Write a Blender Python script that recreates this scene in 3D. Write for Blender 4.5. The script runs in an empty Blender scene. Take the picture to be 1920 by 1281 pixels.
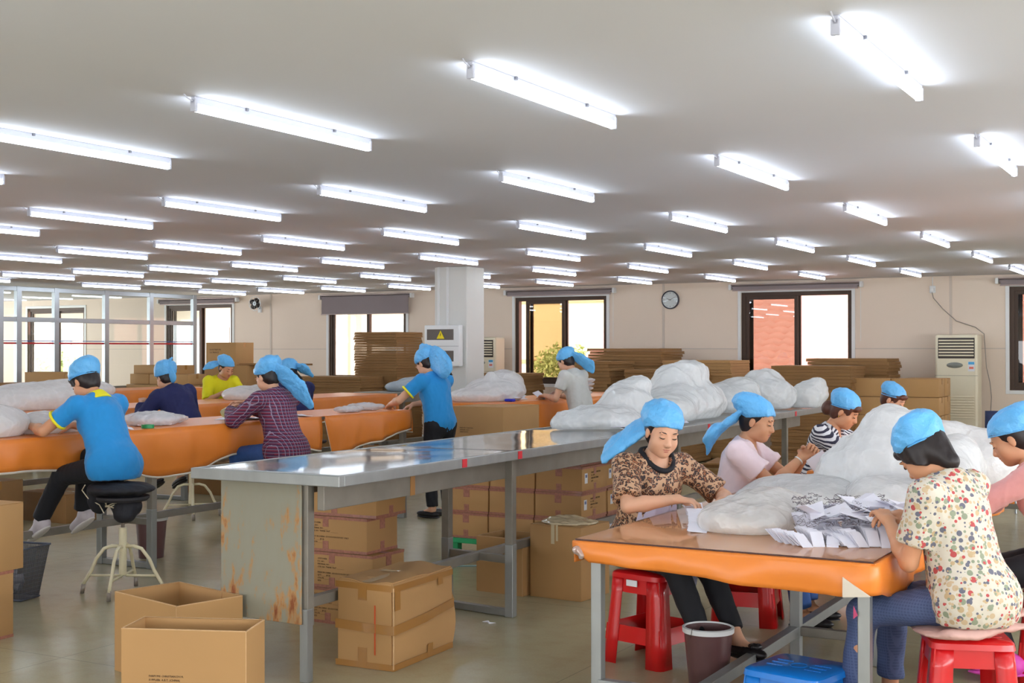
import bpy, bmesh, math, random
import numpy as np
from mathutils import Vector, Matrix
random.seed(7); np.random.seed(7)
R=math.radians; PI=math.pi
COL=bpy.context.scene.collection
SC=bpy.context.scene
# ---------------------------------------------------------------- camera
F_PX=2430.9; YAW=.5071; PITCH=.0058; ROLL=-.0007; HC=1.55
_fw=Vector((-math.sin(YAW)*math.cos(PITCH),math.cos(YAW)*math.cos(PITCH),math.sin(PITCH)))
_rt=Vector((math.cos(YAW),math.sin(YAW),0)); _up=_rt.cross(_fw)
_r2=_rt*math.cos(ROLL)+_up*math.sin(ROLL); _u2=-_rt*math.sin(ROLL)+_up*math.cos(ROLL)
cam=bpy.data.cameras.new('camera'); camo=bpy.data.objects.new('camera',cam); COL.objects.link(camo)
cam.sensor_width=36; cam.lens=F_PX/1920*36; cam.clip_start=.05; cam.clip_end=200
camo.matrix_world=Matrix(((_r2.x,_u2.x,-_fw.x,0),(_r2.y,_u2.y,-_fw.y,0),(_r2.z,_u2.z,-_fw.z,HC),(0,0,0,1)))
SC.camera=camo
# ---------------------------------------------------------------- view, sky, sun
SC.view_settings.view_transform='Standard'; SC.view_settings.look='None'
SC.view_settings.gamma=1; SC.view_settings.use_curve_mapping=False
SC.view_settings.exposure=0.26
TUBE=19.0; SKY=3.4; SUN=6.0
SC.cycles.use_denoising=True; SC.cycles.max_bounces=7; SC.cycles.diffuse_bounces=4
SC.cycles.transparent_max_bounces=12; SC.cycles.sample_clamp_indirect=6; SC.cycles.caustics_reflective=False; SC.cycles.caustics_refractive=False
w=bpy.data.worlds.new('hazy_sky'); SC.world=w; w.use_nodes=True
w.node_tree.nodes['Background'].inputs[0].default_value=(.95,.97,1,1)
w.node_tree.nodes['Background'].inputs[1].default_value=SKY
sun=bpy.data.lights.new('sun','SUN'); sun.energy=SUN; sun.angle=.05; sun.color=(1,.95,.87)
suno=bpy.data.objects.new('sun',sun); COL.objects.link(suno); suno.rotation_euler=(R(48),0,R(-12)); suno.location=(0,0,20)
# added fill lamps along three windowless walls, outside the frame, to brighten the room
def fill_light(name,loc,rot,sx,sy,power):
    l=bpy.data.lights.new(name,'AREA'); l.shape='RECTANGLE'; l.size=sx; l.size_y=sy; l.energy=power; l.color=(.90,.95,1.0)
    o=bpy.data.objects.new(name,l); COL.objects.link(o); o.location=loc; o.rotation_euler=rot
fill_light('front_fill_light',(-4,-4.85,1.5),(R(118),0,0),14,1.4,500)
fill_light('right_fill_light',(4.05,5,1.5),(R(118),0,R(90)),16,1.4,650)
fill_light('left_fill_light',(-23.85,11,1.5),(R(100),0,R(-90)),13,1.4,600)
# ---------------------------------------------------------------- materials
def lin(c): return tuple(((v/255)/12.92 if v/255<=.04045 else ((v/255+.055)/1.055)**2.4) for v in c)
class NT:
    def __init__(s,name):
        s.m=bpy.data.materials.new(name); s.m.use_nodes=True; s.t=s.m.node_tree; s.b=s.t.nodes['Principled BSDF']; s.out=s.t.nodes['Material Output']
    def n(s,k,**kw):
        x=s.t.nodes.new(k)
        for a,v in kw.items():
            if a.startswith('i_'): x.inputs[int(a[2:])].default_value=v
            else: setattr(x,a,v)
        return x
    def l(s,a,b): s.t.links.new(a,b)
    def coords(s,kind='Object',scale=(1,1,1),rot=(0,0,0)):
        c=s.n('ShaderNodeTexCoord'); mp=s.n('ShaderNodeMapping'); mp.inputs[3].default_value=scale; mp.inputs[2].default_value=rot
        s.l(c.outputs[kind],mp.inputs[0]); return mp.outputs[0]
    def noise(s,vec,scale,detail=3,rough=.5):
        x=s.n('ShaderNodeTexNoise'); x.inputs['Scale'].default_value=scale; x.inputs['Detail'].default_value=detail; x.inputs['Roughness'].default_value=rough
        s.l(vec,x.inputs['Vector']); return x.outputs['Fac']
    def ramp(s,fac,stops,interp='LINEAR'):
        x=s.n('ShaderNodeValToRGB'); x.color_ramp.interpolation=interp; e=x.color_ramp.elements
        while len(e)<len(stops): e.new(.5)
        for i,(p,c) in enumerate(stops): e[i].position=p; e[i].color=(*c,1) if len(c)==3 else c
        s.l(fac,x.inputs[0]); return x.outputs[0]
    def mix(s,fac,a,b):
        x=s.n('ShaderNodeMix',data_type='RGBA')
        for i,v in ((0,fac),(6,a),(7,b)):
            if isinstance(v,(int,float)): x.inputs[i].default_value=v
            elif isinstance(v,tuple): x.inputs[i].default_value=(*v,1)[:4]
            else: s.l(v,x.inputs[i])
        return x.outputs[2]
    def math(s,op,a,b=0):
        x=s.n('ShaderNodeMath',operation=op)
        for i,v in ((0,a),(1,b)):
            if isinstance(v,(int,float)): x.inputs[i].default_value=v
            else: s.l(v,x.inputs[i])
        return x.outputs[0]
    def sep(s,vec):
        x=s.n('ShaderNodeSeparateXYZ'); s.l(vec,x.inputs[0]); return x.outputs
    def bump(s,h,strength,dist=.002):
        x=s.n('ShaderNodeBump'); x.inputs['Strength'].default_value=strength; x.inputs['Distance'].default_value=dist
        s.l(h,x.inputs['Height']); s.l(x.outputs[0],s.b.inputs['Normal'])
    def base(s,c,rough=.6,metal=0,spec=.5):
        if isinstance(c,tuple): s.b.inputs['Base Color'].default_value=(*c,1)
        else: s.l(c,s.b.inputs['Base Color'])
        s.b.inputs['Roughness'].default_value=rough; s.b.inputs['Metallic'].default_value=metal; s.b.inputs['Specular IOR Level'].default_value=spec
MATS={}
def mat(name,col,rough=.6,metal=0,var=.08,vs=6,bs=0,bst=.3,bd=.002,spec=.4,sheen=0,coat=0,stretch=(1,1,1)):
    """plain surface: sRGB colour, mild noise variation and optional fine relief"""
    if name in MATS: return MATS[name]
    t=NT(name); c=lin(col)
    if var:
        v=t.coords(scale=stretch); f=t.noise(v,vs)
        t.base(t.mix(f,tuple(max(0,x*(1-var)) for x in c),tuple(min(1,x*(1+var)) for x in c)),rough,metal,spec)
    else: t.base(c,rough,metal,spec)
    if bs: t.bump(t.noise(t.coords(scale=stretch),bs,4,.6),bst,bd)
    if sheen: t.b.inputs['Sheen Weight'].default_value=sheen
    if coat: t.b.inputs['Coat Weight'].default_value=coat
    MATS[name]=t.m; return t.m
def emit(name,col,s):
    t=NT(name); t.base((.8,.8,.8)); t.b.inputs['Emission Color'].default_value=(*col,1); t.b.inputs['Emission Strength'].default_value=s
    MATS[name]=t.m; return t.m
def glassy(name,tint,gloss=.0,rough=.02,haze=0,hazecol=(.8,.8,.8),ior=1.5):
    """thin sheet: tinted see-through with fresnel reflection and optional milky part"""
    t=NT(name); tr=t.n('ShaderNodeBsdfTransparent'); tr.inputs[0].default_value=(*tint,1)
    body=tr.outputs[0]
    if haze:
        d=t.n('ShaderNodeBsdfDiffuse'); d.inputs[0].default_value=(*hazecol,1); tl=t.n('ShaderNodeBsdfTranslucent'); tl.inputs[0].default_value=(*hazecol,1)
        mm=t.n('ShaderNodeMixShader'); mm.inputs[0].default_value=.4; t.l(d.outputs[0],mm.inputs[1]); t.l(tl.outputs[0],mm.inputs[2])
        m2=t.n('ShaderNodeMixShader'); m2.inputs[0].default_value=haze; t.l(body,m2.inputs[1]); t.l(mm.outputs[0],m2.inputs[2]); body=m2.outputs[0]
    g=t.n('ShaderNodeBsdfGlossy'); g.inputs['Roughness'].default_value=rough
    fr=t.n('ShaderNodeLayerWeight'); f0=((ior-1)/(ior+1))**2  # Schlick curve, the same from both sides of the sheet
    fac=t.math('ADD',t.math('MULTIPLY',t.math('POWER',fr.outputs['Facing'],5),1-f0),f0+gloss)
    ms=t.n('ShaderNodeMixShader'); t.l(fac,ms.inputs[0]); t.l(body,ms.inputs[1]); t.l(g.outputs[0],ms.inputs[2]); t.l(ms.outputs[0],t.out.inputs[0])
    MATS[name]=t.m; return t.m
# ---------------------------------------------------------------- objects
def link(o,parent=None):
    COL.objects.link(o)
    if parent is not None: o.parent=parent
    return o
def tag(o,label=None,cat=None,group=None,kind=None):
    if label: o['label']=label
    if cat: o['category']=cat
    if group: o['group']=group
    if kind: o['kind']=kind
    return o
def thing(name,label,cat,loc=(0,0,0),rz=0,group=None):
    o=bpy.data.objects.new(name,None); o.empty_display_size=.1; COL.objects.link(o); o.location=loc; o.rotation_euler=(0,0,rz)
    return tag(o,label,cat,group)
def meshobj(name,verts,faces,m,parent=None,smooth=False,loc=None):
    me=bpy.data.meshes.new(name); me.from_pydata([tuple(v) for v in verts] if not isinstance(verts,np.ndarray) else verts.tolist(),[],faces if isinstance(faces,list) else faces.tolist())
    if smooth: me.polygons.foreach_set('use_smooth',[True]*len(me.polygons))
    if m is not None: me.materials.append(m)
    me.update(); o=bpy.data.objects.new(name,me)
    if loc is not None: o.location=loc
    return link(o,parent)
class MB:
    """collects primitives into one mesh"""
    def __init__(s): s.v=[]; s.f=[]
    def add(s,v,f):
        b=len(s.v); s.v+= [tuple(x) for x in v]; s.f+=[tuple(i+b for i in q) for q in f]; return s
    def box(s,lo,hi,bev=0,M=None,taper=None):
        x0,y0,z0=lo; x1,y1,z1=hi
        if bev<=0:
            v=[(x0,y0,z0),(x1,y0,z0),(x1,y1,z0),(x0,y1,z0),(x0,y0,z1),(x1,y0,z1),(x1,y1,z1),(x0,y1,z1)]
            f=[(0,3,2,1),(4,5,6,7),(0,1,5,4),(1,2,6,5),(2,3,7,6),(3,0,4,7)]
        else:
            bev=min(bev,(x1-x0)/2.01,(y1-y0)/2.01,(z1-z0)/2.01)
            bm=bmesh.new(); bmesh.ops.create_cube(bm,size=1)
            for q in bm.verts: q.co=Vector(((x0+x1)/2+q.co.x*(x1-x0),(y0+y1)/2+q.co.y*(y1-y0),(z0+z1)/2+q.co.z*(z1-z0)))
            bmesh.ops.bevel(bm,geom=bm.edges[:],offset=bev,segments=2,affect='EDGES',profile=.5)
            bm.verts.ensure_lookup_table(); v=[q.co.copy() for q in bm.verts]; f=[[a.index for a in p.verts] for p in bm.faces]; bm.free()
        if M is not None: v=[M@Vector(q) for q in v]
        return s.add(v,f)
    def tube(s,pts,r,n=8,cap=True,closed=False):
        pts=[Vector(p) for p in pts]; N=len(pts); rr=r if isinstance(r,(list,tuple)) else [r]*N; v=[]; f=[]
        u=None
        for i,p in enumerate(pts):
            d=((pts[(i+1)%N] if (closed or i<N-1) else p)-(pts[i-1] if (closed or i>0) else p)).normalized()
            if u is None:
                u=d.cross(Vector((0,0,1)));  u=u if u.length>.1 else d.cross(Vector((1,0,0)))
            u=(u-d*u.dot(d)).normalized(); w_=d.cross(u)
            for k in range(n):
                a=2*PI*k/n; v.append(p+(u*math.cos(a)+w_*math.sin(a))*rr[i])
        for i in range(N if closed else N-1):
            for k in range(n):
                a=i*n+k; b=i*n+(k+1)%n; c=((i+1)%N)*n+(k+1)%n; d=((i+1)%N)*n+k; f.append((a,b,c,d))
        if cap and not closed: f.append(tuple(range(n-1,-1,-1))); f.append(tuple((N-1)*n+k for k in range(n)))
        return s.add(v,f)
    def lathe(s,prof,n=24,c=(0,0,0),M=None,capb=True,capt=False,sq=0):
        v=[];f=[]
        for r,z in prof:
            for k in range(n):
                a=2*PI*k/n; ca,sa=math.cos(a),math.sin(a)
                if sq: 
                    e=2/(2+sq*6); ca=math.copysign(abs(ca)**e,ca); sa=math.copysign(abs(sa)**e,sa)
                q=Vector((c[0]+r*ca,c[1]+r*sa,c[2]+z)); v.append(M@q if M is not None else q)
        for i in range(len(prof)-1):
            for k in range(n): f.append((i*n+k,i*n+(k+1)%n,(i+1)*n+(k+1)%n,(i+1)*n+k))
        if capb: f.append(tuple(range(n-1,-1,-1)))
        if capt: f.append(tuple((len(prof)-1)*n+k for k in range(n)))
        return s.add(v,f)
    def quadstrip(s,A,B):
        n=len(A); return s.add(list(A)+list(B),[(i,i+1,n+i+1,n+i) for i in range(n-1)])
    def build(s,name,m,parent=None,smooth=False,bevel=0,solid=0,autosm=False):
        o=meshobj(name,s.v,s.f,m,parent,smooth)
        if solid:
            k=o.modifiers.new('solid','SOLIDIFY'); k.thickness=solid; k.offset=0
        if autosm:
            try: o.data.set_sharp_from_angle(angle=R(40))
            except Exception: pass
        return o
def copy_tree(o,parent=None):
    c=o.copy(); COL.objects.link(c); c.parent=parent
    for ch in list(o.children): copy_tree(ch,c)
    return c
def text_mesh(name,body,size,m,parent,M4,align='LEFT',extr=.0004,spacing=1.0):
    cu=bpy.data.curves.new(name,'FONT'); cu.body=body; cu.size=size; cu.align_x=align; cu.extrude=extr; cu.resolution_u=1; cu.space_line=spacing
    t=bpy.data.objects.new(name+'_tmp',cu); COL.objects.link(t)
    dg=bpy.context.evaluated_depsgraph_get(); me=bpy.data.meshes.new_from_object(t.evaluated_get(dg)); bpy.data.objects.remove(t)
    me.transform(M4); me.materials.clear(); me.materials.append(m); o=bpy.data.objects.new(name,me); return link(o,parent)
def frame4(o,x,y):
    """matrix whose local x,y map onto the world directions x,y with origin o"""
    x=Vector(x).normalized(); y=Vector(y).normalized(); z=x.cross(y)
    return Matrix(((x.x,y.x,z.x,o[0]),(x.y,y.y,z.y,o[1]),(x.z,y.z,z.z,o[2]),(0,0,0,1)))
# ---------------------------------------------------------------- signed distance fields -> mesh (for bodies, clothes, bags)
def V(*a): return np.array(a,float)
def unit(v): return v/(np.linalg.norm(v)+1e-12)
class Field:
    def __init__(s,h): s.h=h; s.pr=[]; s.cuts=[]
    def cap(s,a,b,ra,rb=None,k=.02,flat=None,end=None,start=None,neg=False):
        a=np.array(a,float); b=np.array(b,float); rb=ra if rb is None else rb; s.pr.append(('c',a,b,ra,rb,k,flat,end,start,neg)); return s
    def ell(s,c,r,k=.02,Rm=None,neg=False): s.pr.append(('e',np.array(c,float),np.array(r,float),k,np.eye(3) if Rm is None else Rm,neg)); return s
    def cut(s,p,n): s.cuts.append((np.array(p,float),unit(np.array(n,float)))); return s
    def mesh(s):
        h=s.h; lo=np.full(3,1e9); hi=-lo
        for p in s.pr:
            if p[0]=='c':
                if p[9]: continue
                m=max(p[3],p[4]); lo=np.minimum(lo,np.minimum(p[1],p[2])-m); hi=np.maximum(hi,np.maximum(p[1],p[2])+m)
            else:
                if p[5]: continue
                m=np.abs(p[4])@p[2]; lo=np.minimum(lo,p[1]-m); hi=np.maximum(hi,p[1]+m)
        lo-=4*h; hi+=4*h; n=np.ceil((hi-lo)/h).astype(int)+1
        d=np.full(n,.5,np.float32); ax=[lo[i]+h*np.arange(n[i]) for i in range(3)]
        for p in s.pr:
            if p[0]=='c': m=max(p[3],p[4]); l=np.minimum(p[1],p[2])-m; u=np.maximum(p[1],p[2])+m; k=p[5]; neg=p[9]
            else: m=np.abs(p[4])@p[2]; l=p[1]-m; u=p[1]+m; k=p[3]; neg=p[5]
            mg=k+3*h; i0=np.maximum(((l-mg-lo)/h).astype(int),0); i1=np.minimum(((u+mg-lo)/h).astype(int)+2,n)
            if (i1<=i0).any(): continue
            X,Y,Z=np.meshgrid(*[ax[i][i0[i]:i1[i]] for i in range(3)],indexing='ij',sparse=True)
            if p[0]=='c':
                _,a,b,ra,rb,k,flat,end,start,neg=p
                def cd(px,py,pz,a,b):
                    ab=b-a; L=ab@ab+1e-12; t=np.clip(((px-a[0])*ab[0]+(py-a[1])*ab[1]+(pz-a[2])*ab[2])/L,0,1)
                    return np.sqrt((px-a[0]-t*ab[0])**2+(py-a[1]-t*ab[1])**2+(pz-a[2]-t*ab[2])**2)-(ra+(rb-ra)*t)
                if flat is not None:
                    ax_,q=flat; ax_=unit(np.array(ax_,float)); g=1/q-1
                    dt=X*ax_[0]+Y*ax_[1]+Z*ax_[2]; e=cd(X+g*ax_[0]*dt,Y+g*ax_[1]*dt,Z+g*ax_[2]*dt,a+g*ax_*(a@ax_),b+g*ax_*(b@ax_))*q
                else: e=cd(X,Y,Z,a,b)
                u_=unit(b-a)
                if end is not None: e=np.maximum(e,(X-b[0])*u_[0]+(Y-b[1])*u_[1]+(Z-b[2])*u_[2]-end)
                if start is not None: e=np.maximum(e,-((X-a[0])*u_[0]+(Y-a[1])*u_[1]+(Z-a[2])*u_[2])-start)
            else:
                _,c,r,k,Rm,neg=p
                x=X-c[0]; y=Y-c[1]; z=Z-c[2]
                q=[x*Rm[0,i]+y*Rm[1,i]+z*Rm[2,i] for i in range(3)]
                k0=np.sqrt(sum((q[i]/r[i])**2 for i in range(3))); k1=np.sqrt(sum((q[i]/r[i]**2)**2 for i in range(3)))+1e-9
                e=k0*(k0-1)/k1
            sl=tuple(slice(i0[i],i1[i]) for i in range(3)); D=d[sl]
            if neg:
                e=-e; hh=np.maximum(k-np.abs(D-e),0)/max(k,1e-6); d[sl]=np.maximum(D,e)+hh*hh*k*.25
            else:
                hh=np.maximum(k-np.abs(D-e),0)/max(k,1e-6); d[sl]=np.minimum(D,e)-hh*hh*k*.25
        if s.cuts:
            X,Y,Z=np.meshgrid(*ax,indexing='ij',sparse=True)
            for p,nn in s.cuts: d=np.maximum(d,((X-p[0])*nn[0]+(Y-p[1])*nn[1]+(Z-p[2])*nn[2]).astype(np.float32))
        return nets(d,lo,h)
def nets(d,lo,h):
    s=d<0; nx,ny,nz=d.shape
    cs=lambda A,o:A[o[0]:nx-1+o[0],o[1]:ny-1+o[1],o[2]:nz-1+o[2]]
    offs=[(i,j,k) for i in (0,1) for j in (0,1) for k in (0,1)]
    cnt=sum(cs(s,o).astype(np.int8) for o in offs); mask=(cnt>0)&(cnt<8)
    idx=np.full(mask.shape,-1,np.int64); ijk=np.argwhere(mask); N=len(ijk); idx[mask]=np.arange(N)
    vals={o:d[ijk[:,0]+o[0],ijk[:,1]+o[1],ijk[:,2]+o[2]].astype(float) for o in offs}
    acc=np.zeros((N,3)); c=np.zeros(N)
    for a in offs:
        for ax in range(3):
            if a[ax]: continue
            b=list(a); b[ax]=1; b=tuple(b); va=vals[a]; vb=vals[b]; x=(va<0)!=(vb<0); t=np.where(x,va/(va-vb+1e-20),0)
            P=np.array(a,float)[None]+t[:,None]*np.eye(3)[ax][None]; acc+=P*x[:,None]; c+=x
    P=(ijk+acc/c[:,None])*h+lo
    faces=[]
    for ax in range(3):
        o=[0,0,0]; o[ax]=1
        A=s[:nx-o[0],:ny-o[1],:nz-o[2]]; B=s[o[0]:,o[1]:,o[2]:]; e=np.argwhere(A!=B)
        u,v=[(1,2),(2,0),(0,1)][ax]; ok=(e[:,u]>0)&(e[:,v]>0)&(e[:,u]<d.shape[u]-1)&(e[:,v]<d.shape[v]-1); e=e[ok]
        du=np.eye(3,dtype=int)[u]; dv=np.eye(3,dtype=int)[v]
        g=lambda q:idx[q[:,0],q[:,1],q[:,2]]
        Q=np.stack([g(e-du-dv),g(e-dv),g(e),g(e-du)],1)
        ins=s[e[:,0],e[:,1],e[:,2]]; Q[~ins]=Q[~ins][:,::-1]; faces.append(Q)
    F=np.concatenate(faces); F=F[(F>=0).all(1)]
    a,b,c_=P[F[:,0]],P[F[:,1]],P[F[:,2]]
    if np.einsum('ij,ij->i',a,np.cross(b,c_)).sum()<0: F=F[:,::-1]
    return P,F
def normals(P,F):
    n=np.cross(P[F[:,2]]-P[F[:,0]],P[F[:,3]]-P[F[:,1]]); out=np.zeros_like(P)
    for i in range(4): np.add.at(out,F[:,i],n)
    return out/(np.linalg.norm(out,axis=1,keepdims=True)+1e-12)
def relax(P,F,it=1,lam=.5):
    E=np.concatenate([F[:,[0,1]],F[:,[1,2]],F[:,[2,3]],F[:,[3,0]]]); n=len(P); cnt=np.bincount(E[:,0],minlength=n)+np.bincount(E[:,1],minlength=n)
    for _ in range(it):
        a=np.zeros_like(P)
        for k in range(3): a[:,k]=np.bincount(E[:,0],P[E[:,1],k],n)+np.bincount(E[:,1],P[E[:,0],k],n)
        P=P+(a/cnt[:,None]-P)*lam
    return P
def crumple(P,freq,seed,n=5,ridge=True,aniso=(1,1,1)):
    """cheap fold noise in about -1..1"""
    g=np.random.RandomState(seed); q=P*np.array(aniso); w1=np.zeros(len(P))
    wp=np.stack([np.sin(q@g.normal(size=3)*freq*.55+g.uniform(0,6)) for _ in range(3)],1)*.9/freq
    q=q+wp; t=0
    for i in range(n):
        f=freq*(1.0+.55*i); k=unit(g.normal(size=3)); a=.75**i; v=np.sin(q@k*f+g.uniform(0,6))
        w1+=a*((1-2*np.abs(v)) if ridge else v); t+=a
    return w1/t
def mats_field(f,rel=1,disp=None):
    P,F=f.mesh()
    if rel: P=relax(P,F,rel)
    if disp: 
        N=normals(P,F)
        for (amp,freq,seed,ridge,an) in disp: P=P+N*(amp*crumple(P,freq,seed,5,ridge,an))[:,None]
    return P,F
def fobj(name,PF,m,parent=None,loc=None):
    P,F=PF; return meshobj(name,P,F,m,parent,True,loc)
def join(*pf):
    Ps=[];Fs=[];b=0
    for P,F in pf: Ps.append(P); Fs.append(F+b); b+=len(P)
    return np.concatenate(Ps),np.concatenate(Fs)
# ================================================================ materials of the place
cWALL=mat('painted_panel_wall',(226,208,190),.55,0,.03,1.2,60,.05)
cCEIL=mat('matt_ceiling_paint',(212,213,220),.8,0,.03,.8)
cWHITE=mat('white_paint',(225,226,226),.45,0,.02)
cALU=mat('brushed_aluminium',(178,184,188),.38,.7,.05,8)
cDARKF=mat('bronze_window_frame',(72,56,46),.45,.3,.1,6)
cBLIND=mat('grey_blind_fabric',(140,128,130),.8,0,.04,4)
cCARD=mat('cardboard',(184,142,92),.75,0,.08,3,90,.15,.001)
cCARD2=mat('dark_cardboard',(146,108,66),.8,0,.12,5,90,.2,.001)
cCARDE=mat('cut_cardboard_edge',(206,168,124),.85,0,.15,40)
cTAPE=mat('brown_packing_tape',(166,118,62),.25,0,.06,9,coat=.3)
cTAPEP=mat('printed_tape',(164,108,90),.3,0,.45,60,coat=.3)
cTAPEC=mat('clear_tape',(214,196,160),.12,0,.05,9,coat=.6)
cINK=mat('black_ink',(70,52,38),.8,0,0)
cLABEL=mat('white_label_paper',(228,228,232),.5,0,.02)
cORNG=None
def _floor():
    t=NT('polished_terrazzo'); v=t.coords(); a=t.noise(v,.55,4,.6); b=t.noise(v,90,2,.6); cc=t.noise(v,7,3,.6)
    c=t.mix(a,lin((166,157,124)),lin((186,177,142))); c=t.mix(t.math('MULTIPLY',b,.35),c,lin((120,112,92)))
    c=t.mix(t.ramp(cc,[(.45,(0,0,0)),(.75,(.35,.35,.35))]),c,lin((150,128,98)))
    s=t.sep(v); 
    def joint(ch,off,per):
        m_=t.math('FRACT',t.math('DIVIDE',t.math('ADD',ch,off+200*per),per)); return t.math('LESS_THAN',m_,.004/per*1.5)
    j=t.math('MAXIMUM',joint(s[0],.35,2.4),joint(s[1],.2,2.4)); c=t.mix(t.math('MULTIPLY',j,.5),c,lin((110,104,90)))
    t.base(c,.22,0,.5); r=t.n('ShaderNodeMapRange'); t.l(a,r.inputs[0]); r.inputs[3].default_value=.14; r.inputs[4].default_value=.34; t.l(r.outputs[0],t.b.inputs['Roughness'])
    t.bump(t.noise(v,5,2),.05,.004); return t.m
cFLOOR=_floor()
def struct(name,mb,m,parent=None,**k):
    o=mb.build(name,m,parent,**k)
    if parent is None: tag(o,kind='structure')
    return o
def sroot(name,loc=(0,0,0)):
    o=bpy.data.objects.new(name,None); COL.objects.link(o); o.location=loc; o.empty_display_size=.1; return tag(o,kind='structure')
# ================================================================ room shell
XL,XR,YF,YB,ZC=-24.0,4.2,-5.0,18.5,2.55
struct('floor',MB().box((XL,YF,-.15),(XR,YB+.2,0)),cFLOOR)
struct('ceiling',MB().box((XL,YF,ZC),(XR,YB+.2,ZC+.2)),cCEIL)
struct('wall_right',MB().box((XR,YF,0),(XR+.2,YB+.2,ZC)),cWALL)
struct('wall_front',MB().box((XL,YF-.2,0),(XR,YF,ZC)),cWALL)
struct('wall_left',MB().box((XL-.2,YF,0),(XL,YB+.2,ZC)),cWALL)
WC=[-20.87,-17.03,-13.17,-9.40,-5.56,-1.80,2.0]; WH=.82; Z0,Z1=.99,2.385
wb=MB(); xs=[XL]+[v for c in WC for v in (c-WH,c+WH)]+[XR]
for i in range(0,len(xs),2): wb.box((xs[i],YB,0),(xs[i+1],YB+.2,ZC))
for c in WC: wb.box((c-WH,YB,0),(c+WH,YB+.2,Z0)); wb.box((c-WH,YB,Z1),(c+WH,YB+.2,ZC))
struct('wall_back',wb,cWALL)
struct('baseboard_back',MB().box((XL,YB-.015,0),(XR,YB,.1)),cWHITE)
cSEAM=mat('panel_joint_strip',(205,190,176),.5,0,0)
n=0
for x in [-15.3,-11.35,-7.62,-3.38,-.1]:
    n+=1; struct('trim_%d'%n,MB().box((x-.018,YB-.008,.1),(x+.018,YB,ZC)),cSEAM)
for i in range(0,len(xs),2):
    n+=1; struct('trim_%d'%n,MB().box((xs[i]+.03,YB-.006,1.545),(xs[i+1]-.03,YB,1.56)),cSEAM)
# windows ---------------------------------------------------------
gAMB=glassy('amber_tinted_glass',(.66,.58,.50),0,.01); gPNK=glassy('rose_tinted_glass',(.56,.53,.51),0,.01); gCLR=glassy('clear_glass',(.93,.95,.94),0,.01)
def frame_rect(mb,x0,x1,z0,z1,y0,y1,w,bev=.003):
    mb.box((x0,y0,z0),(x0+w,y1,z1),bev); mb.box((x1-w,y0,z0),(x1,y1,z1),bev); mb.box((x0+w,y0,z1-w),(x1-w,y1,z1),bev); mb.box((x0+w,y0,z0),(x1-w,y1,z0+w),bev)
for k,c in enumerate(WC):
    r=sroot('window_%d'%(k+1),(c,YB,0))
    m=MB(); frame_rect(m,-WH,WH,Z0,Z1,.02,.12,.06); o=m.build('window_frame',cDARKF,r)
    g={3:gAMB,4:gPNK,5:gPNK}.get(k,gCLR)
    off=.13 if k==3 else .0
    def sash(x0,x1,y,gl,open_=False):
        m=MB(); frame_rect(m,x0,x1,Z0+.05,Z1-.05,y,y+.035,.055); s=m.build('sash',cDARKF,r)
        MB().box((x0+.05,y+.015,Z0+.1),(x1-.05,y+.019,Z1-.1)).build('pane',gl,s)
    sash(-WH+.05+off,.03+off*.3,.035,g)
    if k in (3,4,5,1): # the sliding sash is pushed behind the other, leaving the right half open
        sash(-WH+.10+off,.06+off*.3,.08,gCLR)
    else: sash(-.03,WH-.05,.08,gCLR)
    m=MB(); frame_rect(m,-WH-.05,WH+.05,Z0-.05,Z1+.05,-.012,0,.05); m.build('window_trim',cWHITE,r)
# roller blinds ---------------------------------------------------
cRAIL=mat('blind_rail_metal',(168,150,146),.35,.4,.05)
names={1:('rolled up grey window blind beside the glass partition',.03),2:('grey roller blind half lowered over window left of column',.27),3:('rolled up grey blind above the window left of wall clock',.02),4:('rolled up grey blind above window showing red roof tiles',.02),5:('rolled up grey blind at the right edge of photo',.03)}
for k,(lb,dr) in names.items():
    c=WC[k]; b=thing('roller_blind',lb,'blind',(c,YB,2.46),0)
    MB().tube([(-.94,-.05,0),(.94,-.05,0)],.026,12).build('roller_tube',cBLIND,b,True,autosm=True)
    MB().box((-.99,-.09,-.035),(-.95,0,.045),.004).build('bracket',cWHITE,b); MB().box((.95,-.09,-.035),(.99,0,.045),.004).build('bracket',cWHITE,b)
    MB().box((-.97,-.085,.03),(.97,-.0,.045),.003).build('valance_rail',cRAIL,b)
    MB().box((-.92,-.078,-.02-dr),(.92,-.074,.0)).build('blind_cloth',cBLIND,b)
    MB().box((-.93,-.085,-.035-dr),(.93,-.067,-.018-dr),.004).build('bottom_bar',cRAIL,b)
    if k in (3,4): MB().tube([(.965,-.07,0),(.965,-.07,-.8)],.003,5).build('bead_cord',cWHITE,b)
# ceiling lights ---------------------------------------------------
mTUBE=emit('lit_tube',(.80,.90,1.0),TUBE); cHOUS=mat('lamp_housing_white',(190,192,204),.35,0,0); cPIN=mat('lamp_clip_steel',(120,120,125),.4,.6,0)
X0,DX=-1.036,1.274; ROWS=[-1.2,1.33,3.857,6.321,8.833,11.333,13.819,16.318]
def make_light():
    t=thing('ceiling_light','x','light',(0,0,0))
    MB().box((-.0105,.0,-.030),(.0105,1.2,0),.003).build('housing',cHOUS,t)
    MB().tube([(0,.012,-.046),(0,1.188,-.046)],.0145,10).build('tube',mTUBE,t,True,autosm=True)
    for y in (.0,1.185): MB().box((-.015,y,-.061),(.015,y+.015,-.010),.004).build('end_cap',cHOUS,t)
    for y in (.3,.9): MB().box((-.02,y,-.012),(.02,y+.012,.0)).build('clip',cPIN,t)
    MB().tube([(0,0,-.02),(.0,-.03,-.012),(0,-.05,0)],.003,5).build('lead_wire',cHOUS,t)
    return t
lp=make_light(); first=True
ordw=['first','second','third','fourth','fifth','sixth','seventh','eighth','ninth','tenth','eleventh','twelfth']
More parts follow.
